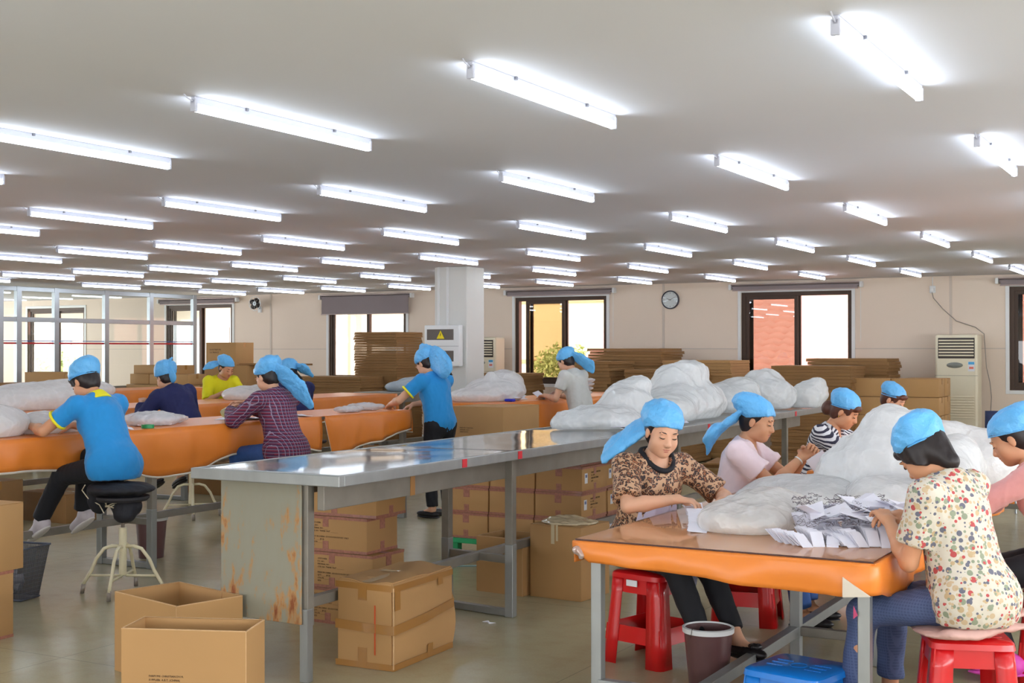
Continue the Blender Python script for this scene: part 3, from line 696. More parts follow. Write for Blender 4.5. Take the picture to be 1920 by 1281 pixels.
MB().box((-.03,-.181,.12),(.03,-.176,.21),.001,M=Matrix.Rotation(0,4,'Z')).build('sticker',cLABEL,bs)
for s in (-1,): pass
def bin_(label,x,y,h,r0,r1,m,rim,rz=0):
    t=thing('waste_bin',label,'bin',(x,y,0),rz)
    MB().lathe([(r0,0),(r1,h),(r1-.004,h),(r0-.004,.006),(0,.006)],36).build('body',m,t,True,autosm=True)
    if rim: MB().lathe([(r1+.005,h-.022),(r1+.006,h),(r1-.004,h+.003),(r1-.006,h-.004)],36,capb=False).build('rim',rim,t,True,autosm=True)
    return t
cMAR=mat('maroon_plastic',(98,66,66),.35,0,.05,5,coat=.2)
b=bin_('maroon waste bin with white rim beside the red stool',-2.09,5.60,.285,.085,.112,cMAR,cWHITE)
MB().tube([(-.03,-.1,.27),(-.035,-.112,.292),(-.04,-.118,.25)],.0015,4).build('loose_thread',cINK,b)
bin_('maroon waste bin behind the swivel stool under left table',-7.05,7.15,.30,.09,.115,cMAR,cWHITE)
# wire mesh bin
cMESH=mat('dark_wire',(92,96,110),.4,.6,0)
mb=thing('mesh_bin','grey wire mesh waste bin with paper rolls by left cartons','bin',(-6.62,5.55,0),R(12))
m=MB()
def sq(z,hw_): return [(-hw_,-hw_*.8,z),(hw_,-hw_*.8,z),(hw_,hw_*.8,z),(-hw_,hw_*.8,z)]
for i in range(1,13): z=.33*i/13; m.tube(sq(z,.11+.05*i/13),.0011,3,closed=True)
for i in range(-10,11):
    u=i/10.5
    for s in (-1,1): m.tube([(u*.11,s*.088,0),(u*.16,s*.128,.33)],.0011,3); m.tube([(s*.11,u*.088,0),(s*.16,u*.128,.33)],.0011,3)
m.build('wire_mesh',cMESH,mb); m=MB(); m.tube(sq(.33,.162),.007,6,closed=True); m.tube(sq(.01,.112),.006,6,closed=True); m.build('rim',cMESH,mb)
g2=glassy('mesh_screen',(.55,.55,.56),0,.4,.25,(.25,.25,.27),1.05)
q=sq(.012,.11)+sq(.325,.16); MB().add(q,[(0,1,5,4),(1,2,6,5),(2,3,7,6),(3,0,4,7),(3,2,1,0)]).build('fine_screen',g2,mb)
cPAP=mat('white_paper',(232,232,238),.6,0,.02)
for i,(x,y,h,a) in enumerate([(-.04,0,.17,8),(.03,.02,.10,-70),(-.02,-.03,.09,80)]):
    o=MB().tube([(0,0,0),(0,0,h)],.032,12).build('paper_roll',cPAP,None,True,autosm=True); o.location=(-6.62+x,5.55+y,.04+.035*i); o.rotation_euler=(0,R(a),0.4*i)
    tag(o,['white paper roll standing upright in the wire mesh bin','white paper roll lying at the front of the mesh bin','white paper roll lying across the back of mesh bin'][i],'paper roll','paper rolls in the mesh bin')
# round swivel stools ---------------------------------------------------
cCREAM=mat('cream_enamel',(224,214,180),.4,0,.08,30); cCHIP=mat('chipped_foot',(150,140,130),.5,.3,.3,40)
def swivel_stool(label,x,y,rz,hseat,cush):
    t=thing('swivel_stool',label,'stool',(x,y,0),rz)
    MB().tube([(0,0,.12),(0,0,.42)],.024,16).build('column',cCREAM,t,True,autosm=True); MB().tube([(0,0,.40),(0,0,hseat-.03)],.012,12).build('screw',cCHIP,t,True)
    for k in range(4):
        a=k*PI/2+.3; c,s=math.cos(a),math.sin(a)
        P_=[(r*c,r*s,z) for r,z in ((.022,.30),(.07,.302),(.12,.285),(.17,.22),(.20,.15),(.235,.09),(.26,.05))]
        l=MB().tube(P_,.0115,8).build('leg',cCREAM,t,True); MB().tube([(.252*c,.252*s,.06),(.262*c,.262*s,.0)],.014,8).build('foot',cCHIP,l,True)
        MB().tube([(.02*c,.02*s,.115),(.225*c,.225*s,.115)],.008,6).build('stretcher',cCREAM,t,True)
    MB().lathe([(0,-.03),(.15,-.03),(.165,-.015),(.165,0),(0,0)],28,c=(0,0,hseat)).build('seat',cCREAM if not cush else mat('dark_seat',(50,48,52),.7),t,True,autosm=True)
    return t
sw=swivel_stool('cream metal swivel stool with tied black cushion under blue polo worker',-6.16,6.0,R(10),.62,True)
cBLK=mat('black_cushion_cloth',(34,34,40),.75,0,.3,5,25,.3,.01)
f=Field(.012); f.ell((-6.16,6.0,.665),(.22,.20,.048),.03).ell((-6.30,5.93,.60),(.07,.07,.10),.05).ell((-6.12,6.0,.56),(.10,.10,.07),.05).ell((-6.1,5.95,.50),(.07,.06,.05),.05)
cu=fobj('seat_cushion',mats_field(f,2,[(.010,14,5,True,(1,1,1))]),cBLK); tag(cu,'black cloth cushion tied onto the swivel stool with cord','cushion')
m=MB(); g=random.Random(3)
for i in range(5):
    a0=g.uniform(0,6); pts=[(-6.16+.115*math.cos(a0+k*.55),6.0+.105*math.sin(a0+k*.55),.575+.02*math.sin(k*1.3+i)+.0*k) for k in range(12)]; m.tube(pts,.0035,5)
m.tube([(-6.28,5.80,.70),(-6.35,5.84,.66),(-6.32,5.86,.61),(-6.24,5.88,.57),(-6.2,5.88,.52)],.0035,5)
m.build('tie_cord',mat('cream_cord',(216,204,178),.8,0,.1,40),cu)
swivel_stool('cream metal swivel stool beneath the orange cloth, by plaid shirt worker',-6.32,7.62,R(30),.64,False)
swivel_stool('cream metal swivel stool between the first and second rows, left',-8.42,9.05,R(30),.60,True)
swivel_stool('cream metal swivel stool between the first and second rows, right',-8.4,10.8,R(10),.60,True)
swivel_stool('cream metal swivel stool behind second row at the yellow shirt worker',-10.5,11.65,R(10),.60,True)
# blue chair at the far right
ch=thing('office_chair','dark blue chair with curved backrest near the right wall','chair',(-1.95,13.2,0),R(170))
m=MB(); v=[];f=[]
for i in range(9):
    a=-.5+i/8; 
    for z in (.62,.75,.88,.94): v.append((a*.42,-.22+.25*a*a-.03*(z-.6),z))
for i in range(8):
    for j in range(3): k=i*4+j; f.append((k,k+4,k+5,k+1))
o=meshobj('backrest',v,f,mat('navy_shell',(38,48,84),.4,0,.05),ch,True); k=o.modifiers.new('t','SOLIDIFY'); k.thickness=.02
MB().box((-.22,-.2,.44),(.22,.22,.49),.02).build('seat',MATS['navy_shell'],ch)
for sx in (-1,1):
    MB().tube([(sx*.19,.18,.44),(sx*.21,.22,0)],.011,8).build('leg',cALU,ch); MB().tube([(sx*.19,-.16,.44),(sx*.21,-.24,0)],.011,8).build('leg',cALU,ch); MB().tube([(sx*.17,-.18,.46),(sx*.17,-.24,.7)],.011,8).build('back_post',cALU,ch)

f=Field(.006); f.ell((NX0+.025,NY0-.006,.705),(.024,.010,.020),.01).ell((NX0+.045,NY0-.010,.685),(.012,.008,.018),.01); o=fobj('corner_tape',mats_field(f,1,[(.005,70,2,True,(1,1,1))]),glassy('crumpled_clear_tape',(.9,.9,.88),.12,.12,.35),[x for x in bpy.data.objects if x.name=='tablecloth.004'][0]); o.location=(-(NX0+NX1)/2,-(NY0+NY1)/2,-(ZN-.004))
# ================================================================ cartons
def carton(label,x,y,z,sx,sy,sz,rz=0,group=None,m=None,text=None,tape=True,sticker=None,printed=False,flap=True,cat='carton',name='carton'):
    """closed corrugated carton centred on x,y standing on z: body, two top flaps with a gap, tape, print"""
    m=m or cCARD; t=thing(name,label,cat,(x,y,z),rz,group); a,b=sx/2,sy/2; T=cTAPEP if printed else cTAPE
    MB().box((-a,-b,0),(a,b,sz-.004),.004).build('body',m,t,autosm=True)
    if flap:
        if sx>=sy:
            for s in (-1,1): MB().box((-a+.001,min(s*b,s*.002),sz-.004),(a-.001,max(s*b,s*.002),sz),.0015).build('top_flap',m,t)
        else:
            for s in (-1,1): MB().box((min(s*a,s*.002),-b+.001,sz-.004),(max(s*a,s*.002),b-.001,sz),.0015).build('top_flap',m,t)
    if tape:
        w=.026
        if sx>=sy: MB().box((-a-.001,-w,sz),(a+.001,w,sz+.0008)).box((-a-.0012,-w,sz-.07),(-a,w,sz+.0005)).box((a,-w,sz-.07),(a+.0012,w,sz+.0005)).build('tape',T,t)
        else: MB().box((-w,-b-.001,sz),(w,b+.001,sz+.0008)).box((-w,-b-.0012,sz-.07),(w,-b,sz+.0005)).box((-w,b,sz-.07),(w,b+.0012,sz+.0005)).build('tape',T,t)
    if printed:
        for zz in (0,sz-.016): MB().box((-a-.0015,-b-.0015,zz),(a+.0015,-b,zz+.016)).box((a,-b-.0015,zz),(a+.0015,b,zz+.016)).build('printed_tape_band',T,t)
        for zz in (.01,sz-.06): MB().box((a+.0003,-.02,zz),(a+.0016,.02,zz+.05)).build('printed_tape_tab',T,t); MB().box((-.02,-b-.0016,zz),(.02,-b-.0003,zz+.05)).build('printed_tape_tab',T,t)
    if text:
        side,body,size,off=text
        if side=='front': M4=frame4((off[0],-b-.0006,off[1]),(1,0,0),(0,0,1))
        else: M4=frame4((a+.0006,off[0],off[1]),(0,1,0),(0,0,1))
        text_mesh('printed_text',body,size,cINK,t,M4,spacing=1.25)
    if sticker:
        side,ox,oz=sticker; s=MB()
        if side=='right': s.box((a,ox-.022,oz-.035),(a+.001,ox+.022,oz+.035)); q=s.build('label',cLABEL,t); MB().box((a+.001,ox-.014,oz+.005),(a+.0015,ox+.014,oz+.025)).build('label_print',mat('label_ink',(110,120,160),.6,0,0),q)
        else: s.box((ox-.022,-b-.001,oz-.035),(ox+.022,-b,oz+.035)); q=s.build('label',cLABEL,t)
    return t
def open_carton(label,cs,zt,group=None,text=None,rz=None,loc=None,size=None,inner=None):
    """open topped carton from its centre/size: four walls of board thickness and a floor"""
    x,y=loc; a,b=size[0]/2,size[1]/2; t=thing('open_carton',label,'carton',(x,y,0),rz or 0,group); w=.006
    m=MB(); m.box((-a,-b,0),(a,-b+w,zt)); m.build('front_wall',cCARD,t); MB().box((-a,b-w,0),(a,b,zt)).build('back_wall',cCARD,t)
    MB().box((-a,-b+w,0),(-a+w,b-w,zt)).build('side_wall',cCARD,t); MB().box((a-w,-b+w,0),(a,b-w,zt)).build('side_wall',cCARD,t)
    MB().box((-a+w,-b+w,0),(a-w,b-w,.008)).build('floor_flap',cCARD,t)
    MB().box((-a-.0005,-b-.0005,zt-.003),(a+.0005,-b+w,zt+.0006)).box((-a-.0005,b-w,zt-.003),(a+.0005,b+.0005,zt+.0006)).box((-a-.0005,-b,zt-.003),(-a+w,b,zt+.0006)).box((a-w,-b,zt-.003),(a+.0005,b,zt+.0006)).build('cut_edge',cCARDE,t)
    MB().box((a-.004,-b-.0012,.0),(a-.0005,-b,zt)).build('corner_joint',cCARDE,t)
    if text: text_mesh('printed_text',text[0],text[1],cINK,t,frame4((text[2],-b-.0006,text[3]),(1,0,0),(0,0,1)),spacing=1.3)
    return t
LINES='CUSTOMER:\nP.O. NO.:\nMATERIAL NO.: ____\nCTN. NO. "PAPER TAG" ________\n\nMADE IN CHINA  GOODS FOR EXPORT ONLY\nQTY. ____ (PCS)\nCOLOR: __________\nSIZE:'
# --- foreground open cartons
open_carton('open empty carton nearest the camera, printed near its lower edge',None,.43,loc=(-3.706,3.999),size=(.52,.23),rz=R(22),text=('PARFUMS CHRISTIAN DIOR\nSUPPLIER: A.B.T. (CHINA)\nCARTON NO.:',.0118,-.145,.238))
open_carton('open empty carton turned cornerwise behind the nearest open one',None,.38,loc=(-4.42,4.66),size=(.54,.36),rz=R(-14))
# --- left edge pair
carton('upper carton of the pair at the left edge of photo, with cut pink tape',-5.995,4.66,.36,.5,.42,.36,R(4),group='carton pair at the left edge',printed=False,tape=True)
carton('lower carton of the pair at the left edge, on the floor',-6.0,4.60,0,.5,.42,.36,R(2),group='carton pair at the left edge',printed=True)
# --- battered taped carton in front
tb=thing('taped_carton','battered brown carton wound with tape in front of the steel table','carton',(-3.70,5.455,0),R(2))
bm=bmesh.new(); bmesh.ops.create_cube(bm,size=1); bmesh.ops.subdivide_edges(bm,edges=bm.edges[:],cuts=9,use_grid_fill=True)
for q in bm.verts:
    x,y,z=q.co*2; q.co=Vector((x*.160,y*.29,z*.212+.212)); bul=(1-y*y)*(1-z*z)
    q.co.x+=math.copysign(.006*(1-z*z)*(1-y*y),x) if abs(x)>.99 else 0
    if y>.2: q.co.y+=.05*max(0,(1-((z+.35)/.6)**2))*(y-.2); 
    if z>.99: q.co.z+=.012*math.sin(3*x+2*y)*(1-x*x)-.008*(y>0)*(1-y*y)
bv=[e for e in bm.edges if e.is_manifold and e.calc_face_angle(0)>.9]; bmesh.ops.bevel(bm,geom=bv,offset=.006,segments=2,affect='EDGES')
me=bpy.data.meshes.new('body'); bm.to_mesh(me); bm.free(); me.materials.append(cCARD); me.polygons.foreach_set('use_smooth',[True]*len(me.polygons)); me.set_sharp_from_angle(angle=R(35)); link(bpy.data.objects.new('body',me),tb)
def strip(pts,w,nrm,name='tape',m=None,parent=tb):
    A=[];B=[]
    for p in pts: p=Vector(p); A.append(p+Vector(w)*.5+Vector(nrm)*.0); B.append(p-Vector(w)*.5)
    o=MB().quadstrip(A,B).build(name,m or cTAPE,parent); k=o.modifiers.new('t','SOLIDIFY'); k.thickness=.0008; return o
strip([(-.169,-.2935,.205),(0,-.2975,.200),(.168,-.2935,.195)],(0,0,.045),(0,-1,0)); strip([(.169,-.293,.195),(.1755,-.1,.205),(.1765,.0,.21),(.174,.1,.22),(.169,.29,.235)],(0,0,.045),(1,0,0))
strip([(-.168,-.2925,.398),(.168,-.2925,.395)],(0,0,.03),(0,-1,0)); strip([(.1675,-.29,.395),(.1675,.28,.395)],(0,0,.03),(1,0,0)); strip([(-.168,-.2925,.016),(.168,-.2925,.016)],(0,0,.03),(0,-1,0)); strip([(.1675,-.29,.016),(.1675,.28,.016)],(0,0,.03),(1,0,0))
strip([(-.01,-.2935,.40),(-.01,-.2945,.33)],(.05,0,0),(0,-1,0)); strip([(-.01,-.2935,.10),(-.01,-.293,.01)],(.05,0,0),(0,-1,0)); strip([(.1685,-.26,.39),(.1705,-.26,.29)],(0,.05,0),(1,0,0)); strip([(.1690,.15,.39),(.1705,.15,.35)],(0,.05,0),(1,0,0)); strip([(.1695,.05,.07),(.1685,.05,.01)],(0,.05,0),(1,0,0))
strip([(0,-.28,.4175),(0,-.1,.4195),(0,.1,.416),(0,.28,.4095)],(.05,0,0),(0,0,1),'clear_tape',cTAPEC); strip([(-.12,.05,.4165),(.12,.05,.4165)],(0,.05,0),(0,0,1),'clear_tape',cTAPEC)
MB().tube([(-.1,-.16,.416),(.1,-.15,.417),(.12,.05,.416),(-.09,.06,.416)],.0022,4).build('raised_flap_edge',cCARDE,tb)
MB().box((.06,-.2968,.07),(.066,-.2955,.31)).build('red_crayon_line',mat('red_crayon',(214,80,40),.8,0,0),tb)
MB().tube([(.166,-.291,.01),(.166,-.291,.40)],.0035,6).build('worn_corner',cCARDE,tb)
# --- stack behind the rusty panel
for i in range(4):
    dx=[0,.03,-.02,.03][i]; dy=[.0,-.005,.0,.01][i]
    carton('printed carton %s in the stack behind the rusty end panel'%['on the floor','second from the floor','third from the floor','on top'][i],-4.47+dx,6.06+dy,.2025*i,.56,.31,.2,R(-1+i),group='printed cartons behind the rusty panel',printed=True,text=('front',LINES,.0125,(-.10,.158)))
# --- carton with torn top under the steel table
cc=carton('plain carton with ragged taped top in front of the block of boxes',-3.66,7.34,0,.37,.36,.455,R(-4),tape=False)
f=Field(.01); f.ell((0,0,.46),(.19,.18,.018),.02).ell((-.05,.02,.475),(.10,.13,.016),.02); fobj('crumpled_film_top',mats_field(f,1,[(.008,30,2,True,(1,1,1))]),cTAPEC,cc)
MB().box((-.03,-.1815,.34),(-.005,-.1802,.46)).box((.005,-.1815,.36),(.02,-.1802,.46)).build('tape',cTAPEC,cc)
open_carton('small open carton behind the middle leg of steel table',None,.355,loc=(-4.05,7.30),size=(.36,.30),rz=R(-6)); 
oc=bpy.data.objects['open_carton.002']; MB().box((.1805,-.05,.10),(.1815,0,.18)).build('label',cLABEL,oc)
# --- block of cartons on green bench
cGREEN=mat('green_plastic',(40,160,100),.45,0,.05,5)
gb=thing('green_pallet_stand','green plastic stand carrying the block of cartons under steel table','stand',(-4.45,8.42,0))
MB().box((-.57,-.42,.15),(.57,.46,.185),.006).build('deck',cGREEN,gb)
for sx in (-.5,0,.5):
    for sy in (-.37,.41): MB().box((sx-.045,sy-.03,0),(sx+.045,sy+.03,.15),.006).build('leg',cGREEN,gb)
w_=['bottom row','middle row','third row','top row']; c_=['left','centre','right']
for r in range(4):
    for c in range(3):
        for d in range(2):
            if r==3 and c<2: continue
            if r==2 and c<1 and d==0: pass
            h=.182; carton('carton in %s of block on green stand, %s column, %s'%(w_[r],c_[c],['front','behind'][d]),-4.83+.37*c+.006*((r*7+c*3+d)%3-1),8.22+.42*d,.187+h*1.012*r,.36,.405,h,0,group='cartons on the green stand',printed=True,sticker=('right',-.14,.10) if c==2 else None,text=('side','PARFUMS CHRISTIAN\nP.O. NO. ____\nMADE IN CHINA\nQTY ________',.016,(-.06,.13)) if c==2 else None)
# --- big carton beside standing blue worker
carton('large plain carton standing right of standing blue polo worker',-6.47,11.30,0,.60,.75,.985,0,tape=False,text=('front','PARFUMS CHRISTIAN\nSUPPLIER: A.B.T.\nCARTON NO.',.016,(-.19,.77)))
# --- cartons under the left tables and beyond
for i,(x,y,z,sx,sy,sz,l) in enumerate([(-9.35,8.35,0,.60,.42,.26,'long brown carton on floor under second row, left'),(-9.55,7.55,.0,.7,.5,.42,'brown carton on floor under the second row at left edge'),(-8.1,11.2,0,.6,.5,.4,'brown carton on floor behind the plaid shirt worker'),(-9.62,10.7,0,.55,.4,.34,'low brown carton on floor under second row, right'),(-7.0,12.2,0,.5,.5,.42,'carton on floor beneath table right of the column'),(-8.9,12.5,0,.5,.5,.4,'brown carton on floor behind front table end')]):
    carton(l,x,y,z,sx,sy,sz,0,m=cCARD2)
# --- stack by yellow shirt worker
XY=(-14.55,16.6)
for i,(dx,w,h,l) in enumerate([(.15,1.0,.42,'bottom'),(.12,.95,.42,'second'),(.08,.92,.42,'third')]):
    carton('brown carton behind yellow shirt worker, %s of stack'%l,XY[0]+dx,XY[1],.43*i,w,.5,.425,0,group='carton stack behind yellow shirt worker',tape=True)
carton('printed carton topping the stack behind yellow shirt worker',XY[0]-.05,XY[1],1.29,.64,.45,.37,0,text=('front','DIOR PARFUMS\nS.A. FRANCE',.036,(-.24,.24)))
tag(MB().box((-.6,-.2,0),(.6,.2,.03),.004,M=Matrix.Translation((-13.63,16.6,1.287))).build('flat_carton',cCARD2),'flat folded carton sticking out right of yellow worker stack','carton')
# --- cartons before the glass partition
g_='cartons before the glass partition'
for i in range(3): carton('small taped carton in row before glass partition, %s'%['left','middle','right'][i],-15.55+.43*i,15.7,.985,.41,.4,.165,0,group=g_)
carton('wide carton lying on the row of small taped cartons',-15.25,15.75,1.152,.95,.4,.14,0,group=g_)
for i in range(2): carton('large carton carrying the small taped row, %s'%['left','right'][i],-15.45+.7*i,15.7,0,.68,.5,.98,0,group=g_)
carton('flat wide carton at left before the glass partition',-15.0,13.3,1.02,.75,.45,.20,R(5),group=g_); carton('brown carton under the flat wide one at left',-15.0,13.3,.0,.9,.5,1.01,R(3),group=g_,m=cCARD2)
carton('dark carton at far left edge before the glass partition',-14.85,12.55,.0,.8,.5,1.08,R(2),group=g_,m=cCARD2)
# --- cartons left of right air conditioner
g_='cartons stacked at the right air conditioner'
for r in range(5):
    for c in range(2):
        carton('carton %s of wall pile by air conditioner, %s column'%(['at the foot','second row','third row','fourth row','top row'][r],['left','right'][c]),-4.10+.60*c,16.95,.235*r,.585,.36,.23,0,group=g_,tape=True)
    carton('carton %s of wall pile by air conditioner, behind the right column'%(['at the foot','second row','third row','fourth row','top row'][r]),-3.46,17.35,.235*r,.50,.36,.23,0,group=g_,tape=True)
# --- cartons under left air conditioner view
for i in range(2): carton('tan carton below left air conditioner, %s'%['left','right'][i],-10.15+.47*i,17.2,0,.45,.4,1.13,0)
# --- pallet and flat carton lying on floor beyond steel table
pl=thing('wooden_pallet','wooden pallet on the floor between steel table and right aisle','pallet',(-5.15,15.2,0))
for i in range(6): MB().box((-.6,-.5+i*.18,.10),(.6,-.5+i*.18+.12,.12),.002).build('slat',mat('pallet_wood',(170,134,90),.8,0,.15,6),pl)
for y in (-.44,0,.4): MB().box((-.6,y,0),(.6,y+.08,.10),.002).build('bearer',MATS['pallet_wood'],pl)
for i in range(3): tag(MB().box((-.5,-.4,0),(.5,.4,.02),.002,M=Matrix.Translation((-5.15+.02*i,15.2,.12+.021*i))@Matrix.Rotation(R(5*i),4,'Z')).build('flat_carton',cCARD2),'flattened carton lying on wooden pallet, %s'%['lowest','middle','topmost'][i],'carton','flat cartons on the pallet')
# ================================================================ stacks of flattened cartons
def nth(k):
    T=['','first','second','third','fourth','fifth','sixth','seventh','eighth','ninth','tenth','eleventh','twelfth','thirteenth','fourteenth','fifteenth','sixteenth','seventeenth','eighteenth','nineteenth']
    return T[k] if k<20 else ['twentieth','thirtieth','fortieth'][k//10-2] if k%10==0 else ['twenty','thirty','forty'][k//10-2]+'-'+T[k%10]
def sheet_mesh(sx,sy,th,seed,m):
    g=random.Random(seed); mb=MB(); a,b=sx/2,sy/2; h=th*.42
    s1=g.uniform(-.006,.006)
    mb.box((-a,-b,0),(a,b,h),.001); mb.box((-a+abs(s1),-b+.004,h+.001),(a-.003,b-.002,th*.93),.001)
    o=meshobj('flattened_carton',mb.v,mb.f,m); return o
def flat_stack(x,y,z0,z1,sx,sy,n,label,rz=0,m=None,wob=.02,seed=0):
    th=(z1-z0)/n; m=m or cCARD2; g=random.Random(seed); protos=None
    for i in range(n):
        if protos is None or i<2: o=sheet_mesh(sx,sy,th,seed+i,m); protos=(protos or [])+[o]
        else: o=protos[i%2].copy(); COL.objects.link(o)
        o.location=(x+g.uniform(-wob,wob),y+g.uniform(-wob,wob),z0+th*i); o.rotation_euler=(0,0,rz+g.uniform(-.02,.02)); tag(o,'%s flattened carton from top of the %s'%(nth(n-i),label.split(' in the ')[1]) if i<n-1 else label.replace('flattened brown carton in','topmost flattened carton of'),'flat carton',label.replace('flattened brown carton in the','flattened cartons of the'))
FS='flattened brown carton in the '
flat_stack(-11.75,17.1,.02,1.82,.80,.75,44,FS+'tall dark stack left of the column',seed=1,wob=.012)
flat_stack(-12.15,16.4,.02,1.13,1.15,.6,26,FS+'lower stack before tall dark one',seed=2)
flat_stack(-9.35,16.6,.02,1.20,.90,.75,28,FS+'stack under the amber pane, beside white bag',seed=3)
flat_stack(-7.75,17.75,.02,1.56,1.18,.8,36,FS+'highest stack right of grey shirt worker',seed=4)
flat_stack(-7.85,16.8,.02,1.38,.60,.85,30,FS+'narrow stack before the highest one',seed=5)
flat_stack(-6.60,17.6,.02,1.39,1.02,.8,32,FS+'rear stack just left of red roof window',seed=6,m=cCARD)
flat_stack(-6.80,16.7,.02,1.27,.95,.8,28,FS+'front stack just left of red roof window',seed=7)
flat_stack(-4.78,16.95,.02,1.33,1.05,.75,30,FS+'front stack below the red roof window',seed=8)
flat_stack(-4.55,17.85,.02,1.42,1.10,.7,32,FS+'rear stack below the red roof window',seed=9)
# ================================================================ plastic bags and their contents
def film(name,col=(.86,.88,.88),alpha=.86,rough=.3):
    """thin milky polythene: diffuse, see-through and back-lit parts under a glossy creased skin"""
    t=NT(name); t.base(col,rough*.7,0,.7); v=t.coords(); a_=t.noise(v,7,3,.5); rg=t.math('ABSOLUTE',t.math('SUBTRACT',a_,.5)); cr=t.math('POWER',t.math('SUBTRACT',1.0,t.math('MULTIPLY',rg,2)),8)
    b_=t.math('ABSOLUTE',t.math('SUBTRACT',t.noise(v,19,2,.4),.5)); cr2=t.math('POWER',t.math('SUBTRACT',1.0,t.math('MULTIPLY',b_,2)),7)
    t.bump(t.math('ADD',t.math('MULTIPLY',cr,.7),t.math('MULTIPLY',cr2,.25)),.28,.02)
    t.l(t.ramp(cr,[(0,(alpha,)*3),(1,(min(1,alpha+.14),)*3)]),t.b.inputs['Alpha'])
    tl=t.n('ShaderNodeBsdfTranslucent'); tl.inputs[0].default_value=(*col,1); ms=t.n('ShaderNodeMixShader'); ms.inputs[0].default_value=.45*alpha
    t.l(t.b.outputs[0],ms.inputs[1]); t.l(tl.outputs[0],ms.inputs[2]); t.l(ms.outputs[0],t.out.inputs[0])
    MATS[name]=t.m; return t.m
cBAG=film('milky_plastic',(.90,.92,.92),.74,.26); cBAGW=film('white_plastic',(.91,.92,.92),.86,.3); cBAGC=film('thin_clear_plastic',(.80,.82,.84),.55,.15)
def bag(name,label,loc,blobs,seed,amp=.02,freq=16,h=.014,m=None,cat='plastic bag',group=None,rz=0,fine=.0022):
    f=Field(h)
    for c,r in blobs: f.ell(c,r,.05)
    f.cut((0,0,.002),(0,0,-1))
    P,F=f.mesh(); P=relax(P,F,1); N=normals(P,F); amp*=.5; w=np.clip((P[:,2]-.0)/.05,0,1)
    P=P+N*((amp*crumple(P,freq,seed,6,True)+fine*crumple(P,freq*2.6,seed+9,6,True)+fine*.5*crumple(P,freq*5,seed+19,5,True)+amp*1.5*crumple(P,freq*.45,seed+4,4,True))*w)[:,None]
    P[:,2]=np.maximum(P[:,2],.001); P=relax(P,F,1,.3)
    o=fobj(name,(P,F),m or cBAG,None,loc); o.rotation_euler=(0,0,rz); return tag(o,label,cat,group)
ZS=.984; Zn=ZN+.008
g_='white bags along the steel table'
bag('plastic_bag','nearest milky bag of cut tags on steel table',(-3.97,8.55,ZS),[((0,0,.06),(.30,.42,.12)),((.05,.25,.14),(.20,.30,.16)),((.02,.35,.24),(.13,.22,.12)),((.08,.42,.30),(.10,.15,.07)),((-.12,-.25,.04),(.18,.22,.09))],1,.022,17,.013,group=g_)
bag('plastic_bag','largest milky bag on steel table behind the leopard print worker',(-3.95,10.0,ZS),[((0,0,.12),(.32,.62,.20)),((-.05,.05,.26),(.22,.38,.20)),((.02,.1,.36),(.15,.22,.12)),((.1,-.5,.08),(.2,.32,.14))],2,.028,14,.015,group=g_)
bag('plastic_bag','milky bag on steel table right behind the pink blouse worker',(-3.95,11.15,ZS),[((0,0,.10),(.30,.36,.17)),((.05,.1,.2),(.2,.22,.12))],3,.026,15,.015,group=g_)
bag('plastic_bag','bulging milky bag at the far end of steel table',(-3.93,12.0,ZS),[((0,0,.12),(.32,.38,.20)),((0,.05,.26),(.2,.22,.13)),((.15,-.1,.12),(.2,.2,.16))],4,.028,15,.015,group=g_)
bag('plastic_bag','last white bag on far corner of the steel table',(-3.72,12.35,ZS),[((.12,0,.10),(.18,.22,.16)),((.22,.05,.16),(.10,.12,.13))],5,.025,16,.015,group=g_)
g_='white bags heaped on the packing tables'
bag('plastic_bag','crumpled clear bag in the middle of near glass table',(-1.90,5.66,Zn),[((0,0,.04),(.20,.38,.09)),((.02,.22,.06),(.18,.28,.09)),((-.07,-.12,.05),(.13,.22,.085)),((.10,-.12,.04),(.13,.24,.08)),((.02,-.02,.09),(.08,.14,.06))],6,.022,17,.011,group=g_,m=film('frosted_plastic',(.88,.88,.86),.60,.2))
bag('plastic_bag','low white bag in front of the pink blouse worker',(-1.93,6.55,Zn),[((0,0,.03),(.36,.36,.09)),((.1,.2,.04),(.3,.3,.10)),((-.15,.15,.05),(.2,.25,.09))],7,.018,12,.013,m=cBAGW,group=g_)
bag('plastic_bag','tall white bag mound beside the dotted blouse worker',(-1.60,6.95,Zn),[((0,0,.16),(.30,.34,.24)),((.02,.05,.32),(.19,.22,.19)),((-.18,-.02,.12),(.2,.26,.18)),((.12,.25,.40),(.07,.08,.08)),((.1,-.35,.06),(.22,.34,.12))],8,.022,14,.013,m=cBAGW,group=g_)
bag('plastic_bag','rounded white bag behind the dotted blouse worker',(-1.55,8.0,Zn+.01),[((0,0,.14),(.30,.34,.24)),((.25,.05,.10),(.26,.3,.22))],9,.018,12,.015,m=cBAGW,group=g_)
bag('plastic_bag','white bag of tags in front of the pink cardigan worker',(-1.32,7.02,Zn),[((.0,0,.10),(.16,.36,.16)),((.0,.3,.14),(.16,.3,.2))],10,.018,14,.014,m=cBAGW,group=g_)
